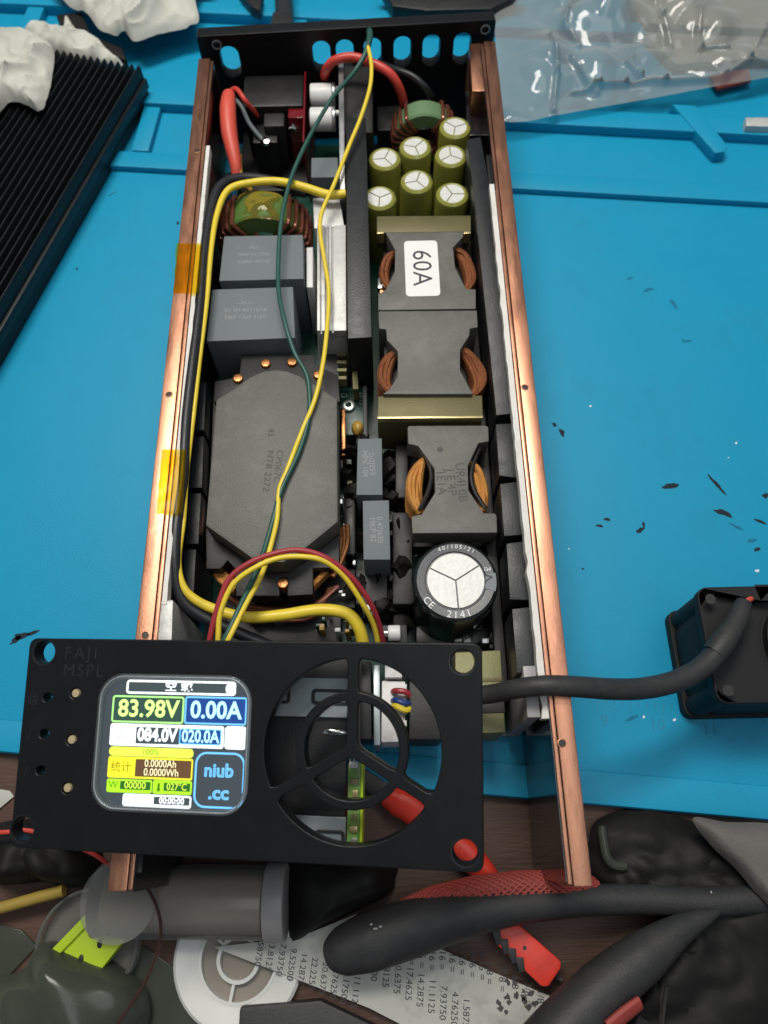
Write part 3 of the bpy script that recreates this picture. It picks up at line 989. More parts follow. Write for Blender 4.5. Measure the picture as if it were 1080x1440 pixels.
for i in range(14):
    u, v = rnd.choice(((rnd.uniform(500, 560), rnd.uniform(800, 890)), (rnd.uniform(690, 720), rnd.uniform(890, 915)), (rnd.uniform(440, 500), rnd.uniform(830, 890))))
    p = at(u, v, 2.05)
    a = rnd.uniform(.05, .12)
    B().box(p.x - a, p.x + a, p.y - a * .7, p.y + a * .7, 1.2, 2.05, .02).obj('chip_part', rnd.choice(('steel', 'bobbin', 'olive', 'white_ceramic')), ps)
for i in range(44):
    u, v = rnd.choice(((rnd.uniform(478, 500), rnd.uniform(615, 800)), (rnd.uniform(545, 582), rnd.uniform(620, 860)), (rnd.uniform(300, 500), rnd.uniform(850, 895)), (rnd.uniform(590, 715), rnd.uniform(878, 905))))
    z_ = rnd.uniform(1.5, 2.1)
    p = at(u, v, z_)
    a, c_ = rnd.uniform(.04, .12), rnd.uniform(.04, .1)
    if i % 3:
        B().box(p.x - a, p.x + a, p.y - c_, p.y + c_, .8, z_, .015).obj('chip_part', rnd.choice(('bobbin', 'olive', 'steel', 'disc_cap', 'pcb', 'bobbin', 'white_ceramic')), ps)
    else:
        B().tube([(p.x, p.y, .8), (p.x, p.y, z_), (p.x + a * 2, p.y + c_, z_ + .03), (p.x + a * 3, p.y + c_ * 2, .9)], .022, 6, 4).obj('component_leg', 'solder', ps)
p = at(553, 887, 3.0)
B().cyl((p.x - .15, p.y, 2.75), (p.x + .2, p.y, 2.75), .22, n=20, bev=.03).obj('standoff', 'white_ceramic', ps)
B().cyl((p.x - .3, p.y, 2.75), (p.x - .15, p.y, 2.75), .1, n=12).obj('standoff', 'steel', ps)
B().box(p.x - .3, p.x + .4, p.y - .3, p.y + .3, .6, 2.5, .04).obj('small_component', 'bobbin', ps)
# olive transformer and white connector at the front
ol = B().prism(q(2.6, (640, 1033), (711, 1030), (704, 914), (640, 917)), .7, 2.6, .05).obj('taped_transformer', 'olive', ps)
B().prism(q(2.64, (640, 1004), (710.5, 1002), (709, 985), (640, 987)), .65, 2.64, .02).obj('tape_band', 'bobbin', ol)
B().prism(q(2.64, (640, 960), (707, 958), (706.5, 952), (640, 954)), .65, 2.62, .02).obj('tape_band', 'brass', ol)
wc = B().prism(q(1.9, (536, 1044), (570, 1043), (570, 958), (537, 957)), .6, 1.9, .04).obj('white_connector', 'white_plastic', ps)
for k, (m_, v0) in enumerate((('dark_red_wire', 972), ('blue_wire', 985), ('yellow_wire', 993))):
    B().tube([(*xy(552, v0, 1.9), 1.7), (*xy(556, v0, 2.1), 2.15), (*xy(572, v0 + 2 + 2 * k, 2.2), 2.2), (*xy(584, 988, 2.0), 1.9)], .085, 8, 5).obj('connector_wire', m_, wc)
for k in range(5):
    v0 = 962 + k * 17
    B().prism(q(1.95, (566, v0 + 8), (572, v0 + 8), (572, v0), (566, v0)), 1.2, 1.95, .01).obj('key', 'white_plastic', wc)
B().prism(q(2.0, (526, 1048), (535, 1048), (534, 935), (525, 935)), .6, 2.0, .02).obj('board_edge', 'grey_metal', ps)
B().prism(q(2.2, (576, 1040), (622, 1040), (622, 935), (576, 935)), .6, 2.2, .06).obj('small_component', 'bobbin', ps)
B().prism(q(1.9, (500, 1040), (523, 1040), (522, 930), (500, 930)), .6, 1.9, .05).obj('small_component', 'black_plastic', ps)
B().prism(q(2.1, (541, 953), (566, 953), (563, 930), (541, 930)), .6, 2.1, .05).obj('white_connector', 'white_plastic', ps)
B().box(-2.2, .15, 4.05, 6.0, .6, 3.0, .08).obj('relay_block', 'black_plastic', ps)

# amber tape over the left rail
for (v0, v1, ul0, ur0, ul1, ur1) in ((342, 412, 248, 284, 244, 281), (632, 722, 228, 262, 220, 257)):
    bb = bmesh.new()
    rows = []
    n_ = 14
    for j in range(n_ + 1):
        v = v0 + (v1 - v0) * j / n_
        row = []
        for i in range(9):
            t = i / 8
            ul, ur = ul0 + (ul1 - ul0) * j / n_, ur0 + (ur1 - ur0) * j / n_
            u = ul + (ur - ul) * t + 1.2 * nz(v * .08, i * 0 + (0 if 0 < i < 8 else 5), 1, 3) * (1 if i in (0, 8) else 0)
            z_ = RIM + .02 + .012 * nz(u * .1, v * .1, 1, 2) - (0 if t < .8 else (t - .8) * .5)
            p_ = at(u, v, z_)
            row.append(bb.verts.new(p_))
        rows.append(row)
    for j in range(n_):
        for i in range(8):
            bb.faces.new((rows[j][i], rows[j][i + 1], rows[j + 1][i + 1], rows[j + 1][i]))
    bmesh.ops.recalc_face_normals(bb, faces=bb.faces)
    B()._take(bb).obj('amber_tape', 'amber_film', ps)

# red sleeved mains lead inside
B().tube([(*xy(321, 128, 3.7), 3.55), (*xy(320, 150, 3.6), 3.55), (*xy(322, 185, 3.4), 3.3), (*xy(330, 225, 3.1), 2.9), (*xy(331, 248, 2.8), 2.5)], [.24, .31, .31, .22, .16], 14, 6).obj('heat_shrink_sleeve', 'red_sleeve', ps)
B().tube([(*xy(322, 126, 3.7), 3.6), (*xy(333, 127, 3.7), 3.75), (*xy(346, 143, 3.6), 3.6), (*xy(362, 158, 3.0), 2.85)], .09, 8, 6).obj('mains_lead', 'red_wire', ps)
B().tube([(*xy(328, 135, 3.5), 3.4), (*xy(340, 150, 3.4), 3.4), (*xy(350, 168, 3.2), 3.0), (*xy(372, 195, 2.8), 2.6)], .08, 8, 6).obj('mains_lead', 'grey_box', ps)
B().tube([(*xy(336, 215, 3.0), 2.9), (*xy(338, 245, 2.9), 2.7), (*xy(352, 262, 2.6), 2.4)], .09, 8, 6).obj('mains_lead', 'disc_cap', ps)


# ================================================================== WIRES
def wire(nm, label, pts, r_, m, cat='wire', group=None, n=12):
    rw = random.Random(len(label))
    P_ = [at(*p) for p in pts]
    for k in range(2, len(P_) - 2):
        P_[k] = P_[k] + Vector((rw.uniform(-.035, .035), rw.uniform(-.05, .05), rw.uniform(-.01, .03)))
    o = B().tube(P_, r_, n, 7).obj(nm, m)
    return tag(o, label, cat, group)


wire('signal_wire', 'thin dark green wire winding down over the big black choke', [(519, 42, 4.6), (520, 52, 5.0), (514, 74, 4.9), (497, 100, 4.7), (470, 135, 4.6), (447, 170, 4.5), (425, 210, 4.4), (408, 255, 4.3), (396, 310, 4.25), (391, 365, 4.2), (391, 410, 4.2), (400, 455, 4.2), (415, 495, 4.1), (430, 525, 4.05), (436, 555, 4.0), (433, 590, 3.98), (420, 635, 3.98), (398, 685, 3.98), (384, 730, 4.0), (373, 775, 4.1), (358, 812, 4.3), (338, 850, 4.5), (318, 895, 4.6), (300, 930, 4.3)],
     [.12] * 2 + [.1] + [.075] * 21, 'green_wire')
wire('signal_wire', 'thin yellow wire crossing beside the green wire over the silver heat sink', [(516, 62, 4.9), (519, 72, 5.05), (523, 95, 4.95), (520, 125, 4.8), (507, 165, 4.6), (492, 205, 4.45), (470, 260, 4.3), (453, 300, 4.2), (450, 325, 4.15), (455, 365, 4.1), (461, 410, 4.08), (461, 460, 4.1), (455, 510, 4.1), (444, 560, 4.05), (425, 610, 4.0), (402, 660, 4.0), (393, 690, 4.0), (389, 730, 4.02), (380, 775, 4.12), (367, 810, 4.3), (347, 850, 4.5), (322, 898, 4.65), (305, 930, 4.3)], .072, 'yellow_wire')
wire('control_wire', 'thin red wire of the arched pair above the front panel', [(292, 920, 4.3), (296, 893, 4.5), (304, 855, 4.7), (322, 817, 4.9), (355, 790, 5.0), (395, 778, 5.0), (430, 777, 5.0), (462, 787, 4.9), (492, 810, 4.6), (518, 845, 4.1), (534, 880, 3.5), (540, 910, 2.9)], .075, 'dark_red_wire')
wire('control_wire', 'thin yellow wire of the arched pair above the front panel', [(306, 922, 4.3), (307, 893, 4.5), (312, 860, 4.7), (328, 824, 4.88), (358, 799, 4.98), (395, 786, 5.0), (430, 783, 5.0), (458, 792, 4.9), (485, 814, 4.6), (510, 848, 4.1), (526, 880, 3.5), (533, 912, 2.9)], .075, 'yellow_wire')
wire('power_cable', 'thick yellow cable running down inside the left copper rail', [(486, 272, 3.9), (462, 274, 3.9), (430, 266, 3.95), (395, 257, 3.95), (355, 256, 4.0), (322, 268, 4.1), (305, 300, 4.1), (297, 350, 4.1), (290, 420, 4.1), (280, 500, 4.1), (272, 580, 4.1), (264, 660, 4.1), (257, 730, 4.1), (252, 785, 4.05), (256, 822, 3.9), (275, 843, 3.7), (305, 857, 3.55), (345, 866, 3.5), (395, 866, 3.5), (440, 860, 3.5), (472, 857, 3.5), (493, 866, 3.4), (506, 886, 3.2), (512, 915, 2.8)],
     [.15, .16, .15, .14, .13, .12, .1, .085, .08, .08, .075, .075, .075, .08, .1, .13, .15, .165, .17, .17, .175, .18, .18, .18], 'yellow_wire', 'cable')
wire('power_cable', 'thick black cable beside the yellow one inside the left copper rail', [(430, 272, 3.3), (380, 254, 3.5), (340, 252, 3.7), (312, 262, 3.9), (298, 290, 4.0), (289, 350, 4.1), (281, 430, 4.15), (272, 510, 4.15), (264, 590, 4.15), (256, 670, 4.15), (249, 740, 4.12), (245, 790, 4.05), (248, 825, 3.85), (265, 852, 3.6), (295, 873, 3.4), (330, 888, 3.2), (370, 905, 3.0), (420, 925, 2.8)], [.175] * 18, 'black_insulation', 'cable')
wire('output_cable', 'thick red cable arching over the rear slots to the small toroid', [(456, 108, 3.2), (459, 98, 3.9), (470, 86, 4.3), (495, 80, 4.45), (525, 88, 4.4), (548, 105, 4.2), (562, 125, 3.7), (568, 146, 3.0)], .17, 'red_wire', 'cable')
wire('output_cable', 'black cable running from the rear slots to the small toroid', [(536, 90, 3.6), (556, 98, 3.9), (580, 109, 3.9), (597, 122, 3.7), (607, 136, 3.2)], .13, 'black_insulation', 'cable')

# ================================================================== DISPLAY PANEL
KP = 0.982
pn = thing('display_panel', 'black front panel with lit colour screen and round fan grille', 'display panel', (-2.47, 3.10, 5.85))
pn.rotation_euler = (R(12.7), R(-7.4), R(-3.8))
pn.scale = (KP, KP, KP)
pn['_local'] = 1
loops = [rrect(-5.6, -2.46, 5.6, 2.46, .2, 4)]
WX0, WX1, WY0, WY1 = -3.62, .2, -1.52, 1.62
loops.append(rrect(WX0, WY0, WX1, WY1, .62, 9))
for x, y in ((-5.17, 2.12), (5.16, 2.05), (5.2, -2.05), (-5.3, -2.03)):
    loops.append(circle(x, y, .27, 24))
for y in (1.03, .17, -.68):
    loops.append(rrect(-5.10, y - .1, -4.86, y + .1, .09, 4))
for y in (1.143, .05, -1.06):
    loops.append(circle(-4.255, y, .135, 18))
FX, FY, RO, RR1, RR0, SW = 2.62, 0.02, 2.06, 1.31, 1.10, .125
spokes = [90, -30, 210]


def sector(r0, r1, a0, a1, hw, n_=18, round_=0):
    out = []
    d1 = math.asin(hw / r1)
    for i in range(n_ + 1):
        t = R(a0) + d1 + (R(a1 - a0) - 2 * d1) * i / n_
        out.append((FX + r1 * math.cos(t), FY + r1 * math.sin(t)))
    if r0 > .4:
        d0 = math.asin(hw / r0)
        for i in range(n_ + 1):
            t = R(a1) - d0 - (R(a1 - a0) - 2 * d0) * i / n_
            out.append((FX + r0 * math.cos(t), FY + r0 * math.sin(t)))
    else:
        am = R((a0 + a1) / 2)
        k = hw / math.sin(R((a1 - a0) / 2))
        for dd in (-.35, 0, .35):
            out.append((FX + (k + .05) * math.cos(am - dd), FY + (k + .05) * math.sin(am - dd)))
    # round the corners a little
    return chaikin(out)


def chaikin(pts, it=1):
    for _ in range(it):
        res = []
        n_ = len(pts)
        for i in range(n_):
            a, b_ = Vector(pts[i]), Vector(pts[(i + 1) % n_])
            L_ = (b_ - a).length
            k = min(.25, .12 / max(L_, 1e-6))
            res.append(tuple(a + (b_ - a) * k))
            res.append(tuple(a + (b_ - a) * (1 - k)))
        pts = res
    return pts


for a0, a1 in ((-30, 90), (90, 210), (210, 330)):
    loops.append(sector(RR1, RO, a0, a1, SW))
    loops.append(sector(.2, RR0, a0, a1, SW))
plate('front_plate', loops, -.42, 0, 'panel_black', pn, bev=.03)
# countersinks
for x, y in ((-5.17, 2.12), (5.16, 2.05), (5.2, -2.05), (-5.3, -2.03)):
    B().lathe([(.34, .002), (.33, .016), (.29, .012), (.265, -.05), (.265, -.4), (.285, -.4), (.285, -.02)], (x, y), 28).obj('countersink', 'black_anodised', pn)
for y in (1.143, .05, -1.06):
    B().lathe([(0, .0), (.09, -.005), (.105, -.03), (.105, -.5), (0, -.5)], (-4.255, y), 18).obj('button_pin', 'gold_pin', pn)
# engraved strokes beside the top left hole and the buttons
mat('engraving', (0.0145, 0.015, 0.0165, 1), .35, var=.3, ns=9)
text('engraving', "FAJI", .42, -4.2, 2.1, .003, 'engraving', pn, space=1.3)
text('engraving', "MSPL", .42, -4.1, 1.68, .003, 'engraving', pn, space=1.2)
for y, s in ((1.0, "@"), (.1, "/"), (-.72, "/")):
    text('engraving', s, .3, -5.36, y, .003, 'engraving', pn)
# lens rim and screen
plate('lens_rim', [rrect(WX0 - .02, WY0 - .02, WX1 + .02, WY1 + .02, .63, 9), rrect(WX0 + .1, WY0 + .1, WX1 - .1, WY1 - .1, .53, 9)], -.12, .035, 'screen_lens', pn, bev=.03)
plate('lens_rim', [rrect(WX0 + .03, WY0 + .03, WX1 - .03, WY1 - .03, .59, 9), rrect(WX0 + .07, WY0 + .07, WX1 - .07, WY1 - .07, .55, 9)], .0, .04, 'grey_metal', pn, bev=.012)
scr = plate('screen', [rrect(WX0, WY0, WX1, WY1, .62, 9)], -.2, -.13, 'screen_off', pn)
ZS = -.125
glow('px_white', (0.90, 0.97, 1.0, 1), 1.7)
glow('px_green', (0.42, 0.95, 0.25, 1), 1.5)
glow('px_greentext', (0.62, 1.0, 0.25, 1), 1.6)
glow('px_blue', (0.16, 0.55, 1.0, 1), 1.5)
glow('px_bluetext', (0.42, 0.85, 1.0, 1), 1.8)
glow('px_navy', (0.015, 0.09, 0.42, 1), 0.8)
glow('px_dim', (0.08, 0.11, 0.12, 1), 0.8)
glow('px_darkgreen', (0.05, 0.12, 0.09, 1), 0.8)
glow('px_yellow', (0.95, 0.90, 0.03, 1), 1.35)
glow('px_lime', (0.75, 1.0, 0.08, 1), 1.5)
glow('px_limegreen', (0.45, 0.95, 0.02, 1), 1.3)
glow('px_forest', (0.03, 0.22, 0.02, 1), 0.8)
glow('px_brown', (0.20, 0.10, 0.04, 1), 0.8)
glow('px_cream', (1.0, 0.95, 0.55, 1), 1.5)
glow('px_ochre', (0.35, 0.20, 0.0, 1), 0.7)
glow('px_grey', (0.42, 0.46, 0.48, 1), 0.8)
glow('px_greenink', (0.12, 0.40, 0.0, 1), 0.7)


def fill(x0, x1, y0, y1, r_, m, lv, nm='field'):
    return plate(nm, [rrect(x0, y0, x1, y1, r_, 4)], ZS + .004 * lv, ZS + .004 * lv + .003, m, scr)


def frame(x0, x1, y0, y1, r_, t, m, lv):
    return plate('field_border', [rrect(x0, y0, x1, y1, r_, 5), rrect(x0 + t, y0 + t, x1 - t, y1 - t, max(r_ - t, .02), 5)], ZS + .004 * lv, ZS + .004 * lv + .003, m, scr)


scr['_local'] = 1


def say(s, size, x, y, m, lv=3, sx=1.0, bold=.0, align='CENTER', space=1.0):
    text('readout', s, size, x, y, ZS + .004 * lv, m, scr, sx=sx, bold=bold, align=align, space=space)


frame(-3.0, -.23, 1.16, 1.49, .08, .05, 'px_white', 1)
fill(-2.94, -.29, 1.22, 1.43, .03, 'px_dim', 0)
say("空 载", .25, -1.66, 1.335, 'px_white', sx=1.25, bold=.004)
fill(-.48, -.26, 1.2, 1.45, .1, 'px_white', 2)
frame(-3.33, -1.5, .48, 1.115, .07, .04, 'px_green', 1)
fill(-3.29, -1.54, .52, 1.075, .04, 'px_darkgreen', 0)
say("83.98V", .56, -2.40, .80, 'px_greentext', sx=.98, bold=.012)
frame(-1.48, .065, .485, 1.13, .07, .04, 'px_blue', 1)
fill(-1.44, .025, .525, 1.09, .04, 'px_navy', 0)
say("0.00A", .56, -.70, .805, 'px_bluetext', sx=.95, bold=.012)
fill(-3.335, -.47, -.06, .455, .06, 'px_white', 0)
fill(-2.67, -1.57, .0, .385, .02, 'px_dim', 1)
frame(-1.575, -.525, .01, .385, .06, .03, 'px_blue', 2)
fill(-1.555, -.545, .03, .365, .04, 'px_navy', 1)
say("084.0V", .42, -2.13, .20, 'px_white', sx=.84, bold=.014)
say("020.0A", .40, -1.05, .195, 'px_bluetext', sx=.80, bold=.008)
say("设定", .2, -3.02, .20, 'px_grey', sx=.95)
fill(-.445, .08, -.065, .46, .08, 'px_white', 0)
say("~", .2, -.14, .15, 'px_grey')
say("-", .14, -.2, .27, 'px_grey')
fill(-3.32, -1.2, -.295, -.085, .09, 'px_lime', 0)
say("100%", .2, -2.27, -.19, 'px_greenink')
fill(-3.325, -1.197, -.80, -.31, .05, 'px_yellow', 0)
fill(-2.63, -1.23, -.755, -.355, .02, 'px_brown', 1)
say("统计", .26, -2.99, -.56, 'px_ochre')
say("0.0000Ah", .245, -2.0, -.45, 'px_cream', sx=.84)
say("0.0000Wh", .245, -1.97, -.65, 'px_cream', sx=.84)
fill(-3.32, -2.18, -1.13, -.825, .05, 'px_limegreen', 0)
fill(-2.98, -2.215, -1.055, -.868, .02, 'px_forest', 1)
say("W", .23, -3.15, -.965, 'px_greenink')
say("00000", .23, -2.6, -.96, 'px_lime', sx=.95)
fill(-2.155, -1.193, -1.125, -.812, .05, 'px_limegreen', 0)
fill(-1.885, -1.23, -1.052, -.868, .02, 'px_forest', 1)
say("027°C", .22, -1.56, -.96, 'px_lime', sx=.88)
fill(-2.04, -1.98, -1.04, -.88, .025, 'px_greenink', 1)
plate('field', [circle(-2.01, -1.03, .045, 14)], ZS + .009, ZS + .012, 'px_greenink', scr)
fill(-2.89, -1.186, -1.425, -1.147, .06, 'px_white', 0)
fill(-2.113, -1.223, -1.364, -1.19, .02, 'px_dim', 1)
say("00:00:00", .2, -1.665, -1.277, 'px_white', sx=.9, bold=.004)
say("已用时间", .15, -2.5, -1.285, 'px_grey', space=1.1)
frame(-1.14, .08, -1.395, -.14, .27, .045, 'px_blue', 0)
say("niub", .42, -.55, -.56, 'px_blue', sx=1.0, bold=.012)
say("niub", .42, -.55, -.56, 'px_navy', lv=4, sx=1.0, bold=-.014)
say(".cc", .42, -.53, -1.06, 'px_blue', sx=1.1, bold=.012)
say(".cc", .42, -.53, -1.06, 'px_navy', lv=4, sx=1.1, bold=-.014)
# what sits behind the panel
B().box(-2.1, 2.25, -2.3, 2.3, -1.75, -1.35, .06).obj('module_body', 'black_plastic', pn)
lp = [rrect(-1.6, .64, 2.28, 1.58, .03, 2)]
br = plate('bracket', lp, -1.3, -1.2, 'grey_metal', pn, bev=.01)
for x in (.35, 1.85):
    plate('slot_gasket', [rrect(x - .48, .95, x + .48, 1.32, .1, 5), rrect(x - .40, 1.02, x + .40, 1.25, .06, 5)], -1.2, -1.14, 'bobbin', pn, bev=.01)
br2 = plate('bracket', [rrect(-.6, -2.4, 2.3, -1.68, .03, 2)], -1.3, -1.2, 'grey_metal', pn, bev=.01)
plate('slot_gasket', [rrect(1.55, -2.38, 2.28, -1.97, .1, 5), rrect(1.62, -2.30, 2.21, -2.04, .06, 5)], -1.2, -1.14, 'bobbin', pn, bev=.01)
B().ell((1.95, .28, -1.32), .3, .07, .05, 2, .4).obj('solder_joint', 'solder', pn)
B().box(2.36, 2.66, -2.4, -.42, -1.3, -1.05, .02).obj('circuit_board', 'pcb_light', pn)
B().box(2.40, 2.62, -.5, -.36, -1.05, -.9, .03).obj('white_socket', 'white_plastic', pn)
for i in range(6):
    y = -.8 - i * .27
    B().box(2.42 + .05 * (i % 2), 2.62, y - .09, y + .06, -1.05, -.97, .015).obj('chip_part', ('olive', 'brass_edge', 'steel')[i % 3], pn)
B().box(2.68, 2.74, -2.4, -.42, -1.25, -.98, .01).obj('board_edge', 'lime', pn)
bridge = B().tube([(2.42, -.4, -1.0), (2.42, -.28, -.92), (2.5, -.24, -.92), (2.52, -.34, -1.0)], .02, 6, 5).obj('wire_loop', 'steel', pn)

# ================================================================== COOLING FAN
fan = thing('cooling_fan', 'black cooling fan with a grey sheathed cable standing right of the power supply', 'fan', (11, 6, 0))
FH = 2.8
fx0, fy0 = 9.88, 4.3
fx1, fy1 = fx0 + 5.6, 7.62
bx, by, brad = fx0 + 3.15, fy0 + 1.66, 1.38
notch = [(fx0 + 2.05, fy1), (fx0 + 1.98, fy1 - .42), (fx0 + 1.72, fy1 - .42), (fx0 + 1.60, fy1)]
top = rrect(fx0, fy0, fx1, fy1, .32, 6)
k_ = max(range(len(top)), key=lambda i: top[i][1] - .001 * top[i][0] if top[i][0] < bx else -9)
ring = top[:6] + [(fx0 + 2.2, fy1), (fx0 + 2.12, fy1 - .4), (fx0 + 1.82, fy1 - .4), (fx0 + 1.74, fy1)] + top[6:]
plate('top_flange', [ring, circle(bx, by, brad, 48)], FH - .38, FH, 'fan_black', fan, bev=.04)
plate('bottom_flange', [rrect(fx0 - .04, fy0 - .02, fx1, fy1, .32, 6), circle(bx, by, brad, 48)], .02, .4, 'fan_black', fan, bev=.04)
plate('barrel', [rrect(fx0 + .06, fy0 + .06, fx1 - .06, fy1 - .06, .9, 8), circle(bx, by, brad, 48)], .4, FH - .38, 'fan_black', fan, bev=.01)
for dx, dy in ((.36, .36), (.36, 2.96), (5.24, .36), (5.24, 2.96)):
    B().lathe([(.33, .4), (.33, FH - .38)], (fx0 + dx, fy0 + dy), 20).obj('corner_post', 'fan_black', fan)
    B().lathe([(.15, FH + .003), (0, FH + .003)], (fx0 + dx, fy0 + dy), 18).obj('screw_hole', 'bobbin', fan)
B().lathe([(0, .3), (.7, .3), (.7, 1.5), (.62, 1.6), (0, 1.6)], (bx, by), 32).obj('hub', 'fan_black', fan)
for k in range(7):
    a = R(k * 360 / 7)
    bm_ = bmesh.new()
    rows = []
    for i in range(5):
        rr_ = .68 + .17 * i
        rows.append([bm_.verts.new((bx + rr_ * math.cos(a + da), by + rr_ * math.sin(a + da), zz)) for da, zz in ((-.3, .4), (0, .9), (.32, 1.5))])
    for i in range(4):
        for j in range(2):
            bm_.faces.new((rows[i][j], rows[i + 1][j], rows[i + 1][j + 1], rows[i][j + 1]))
    bmesh.ops.recalc_face_normals(bm_, faces=bm_.faces)
    bmesh.ops.solidify(bm_, geom=list(bm_.faces), thickness=.06)
    B()._take(bm_).obj('blade', 'fan_black', fan)
cab = B().tube([at(660, 978, 3.6), at(690, 976, 3.9), at(730, 968, 4.5), at(770, 964, 4.75), at(815, 966, 4.6), at(860, 969, 4.2), at(905, 968, 3.7), at(950, 958, 3.4), at(985, 940, 3.25), at(1008, 918, 3.2), at(1022, 900, 3.2)],
               [.24, .245, .25, .26, .27, .28, .285, .29, .295, .3, .3], 16, 8).obj('cable_sheath', 'rubber', fan)
B().tube([at(1004, 920, 3.2), at(1018, 902, 3.22), at(1034, 876, 3.1), at(1042, 858, 3.0), at(1046, 848, 2.95)], [.33, .335, .31, .27, .23], 14, 6).obj('heat_shrink_sleeve', 'rubber', fan)
B().tube([at(1045, 852, 2.95), at(1051, 845, 2.9), at(1060, 840, 2.6)], .08, 8, 5).obj('lead', 'red_sleeve', fan)

# ================================================================== LOOSE HEAT SINK
HH = 1.7  # height raised so the dark side also fills the shadow band beside it
hs = thing('heat_sink', 'loose black finned aluminium heat sink lying on the mat at the left', 'heat sink', (-12, 26, 0))
tA, tB = at(197, 92, HH), at(0, 426, HH)
tC = at(73, 68, HH)
dirv = (tB - tA).normalized()
dirv.z = 0
side = Vector((-dirv.y, dirv.x, 0))
if side.dot(tC - tA) < 0:
    side = -side
Wd = 9.2
nf = 29
Lh = 22
ext = side.dot(tC - tA)
skew = (tC - tA).dot(dirv) / ext            # the far end is cut slightly askew in view
pitch = ext / 13.0
bz = bmesh.new()


def hp(s, t, z_):
    p_ = tA + side * s + dirv * t
    return Vector((p_.x, p_.y, z_))


B().prism([tuple(hp(-.12, skew * 0 + .0, 0))[:2], tuple(hp(-.12, Lh, 0))[:2], tuple(hp(Wd, Lh, 0))[:2], tuple(hp(Wd, skew * Wd, 0))[:2]], 0.7, 1.12, .03).obj('base', 'black_anodised', hs)
B().prism([tuple(hp(-.02, .03, 0))[:2], tuple(hp(-.02, Lh, 0))[:2], tuple(hp(Wd, Lh, 0))[:2], tuple(hp(Wd, skew * Wd + .03, 0))[:2]], 0.03, 0.7, .03).obj('base', 'black_anodised', hs)
for k in range(nf):
    s0 = k * pitch
    b_ = bmesh.new()
    vs = []
    for t in (skew * s0, Lh):
        prof = [(0, 1.1), (pitch * .46, 1.1), (pitch * .42, HH - .12), (pitch * .30, HH), (pitch * .16, HH), (pitch * .04, HH - .12)]
        vs.append([b_.verts.new(hp(s0 + a, t, z_)) for a, z_ in prof])
    for j in range(6):
        b_.faces.new((vs[0][j], vs[0][(j + 1) % 6], vs[1][(j + 1) % 6], vs[1][j]))
    b_.faces.new(vs[0])
    b_.faces.new(vs[1][::-1])
    B()._take(b_).obj('fin', 'black_anodised', hs)

# ================================================================== CLOTHS AND BAG


def drape(pts_uv, z0, amp, seed, fold, per=7):
    poly = [xy(u, v, z0) for u, v in pts_uv]

    def zf(x, y, r):
        k = 1 - r ** 5
        soft = amp * (nz(x, y, .35, seed) + .45 * nz(x + y * .6, y - x * .4, .8, seed + 3))
        w_ = (x * .55 + y * .8) * .9 + 1.3 * nz(x, y, .28, seed)
        crest = fold * (math.sin(w_) ** 2) ** .7 + .45 * (1 - abs(nz(x, y, .45, seed + 9))) ** 9 + .16 * (1 - abs(nz(x - y * .5, y, 1.1, seed + 5))) ** 8
        return z0 + (soft + crest) * (.35 + .65 * k) - .25 * r ** 8
    return star_sheet(poly, zf, .05, 34, per)


cl = thing('cleaning_cloth', 'off-white crumpled cloth draped over the end of the finned heat sink', 'cloth', at(20, 100, 1.6))
drape([(-80, 50), (-30, 48), (10, 47), (35, 45), (56, 50), (70, 60), (75, 74), (72, 96), (66, 125), (58, 156), (46, 153), (28, 144), (12, 142), (2, 152), (-12, 172), (-50, 200), (-90, 150)], 2.0, .3, 2, .42).obj('front_fold', 'cloth', cl)
drape([(34, 48), (48, 38), (70, 36), (84, 38), (95, 26), (106, 38), (118, 45), (138, 56), (156, 72), (172, 89), (150, 90), (118, 84), (84, 78), (52, 72)], 1.05, .2, 7, .3).obj('back_fold', 'cloth', cl)
o = drape([(70, -40), (92, 0), (120, 16), (136, 36), (150, 46), (164, 50), (176, 46), (188, 56), (210, 50), (245, 38), (278, 27), (274, -10), (290, -60), (180, -80)], 1.3, .5, 12, .4).obj('cleaning_cloth', 'cloth')
tag(o, 'off-white cloth at the top edge with its corner hanging towards the rear plate', 'cloth')
# dark clip between the cloths
o = B().prism(q(.9, (78, 20), (115, 16), (128, 48), (172, 66), (178, 85), (120, 62), (84, 36)), .02, .9, .12).obj('tool_case', 'bag_black')
tag(o, 'dark case end showing between the two off-white cloths', 'case')

# clear bag
bagp = [(697, -60), (800, -70), (950, -70), (1100, -60), (1150, 20), (1130, 88), (1080, 103), (1000, 117), (920, 132), (840, 146), (775, 158), (738, 165), (706, 162), (700, 130), (698, 60)]


def seg_d(x, y, a, b_):
    ax, ay = a
    dx, dy = b_[0] - ax, b_[1] - ay
    t = max(0, min(1, ((x - ax) * dx + (y - ay) * dy) / (dx * dx + dy * dy)))
    return math.hypot(x - ax - t * dx, y - ay - t * dy)


CREASE = [[xy(u, v, 1.1) for u, v in c] for c in (
    [(805, 128), (842, 122)], [(842, 122), (880, 116)], [(880, 116), (935, 114)], [(935, 114), (1020, 106)], [(1020, 106), (1050, 92)], [(1050, 92), (1110, 90)],
    [(772, 60), (782, 110)], [(782, 110), (780, 150)], [(798, 15), (792, 35)], [(792, 35), (815, 60)], [(815, 60), (812, 70)], [(800, 92), (840, 128)],
    [(880, 92), (903, 105)], [(903, 105), (892, 82)], [(920, 0), (930, 30)], [(930, 30), (945, 60)], [(848, 0), (852, 12)], [(980, 20), (985, 70)], [(985, 70), (1020, 76)], [(1060, 70), (1075, 40)])]


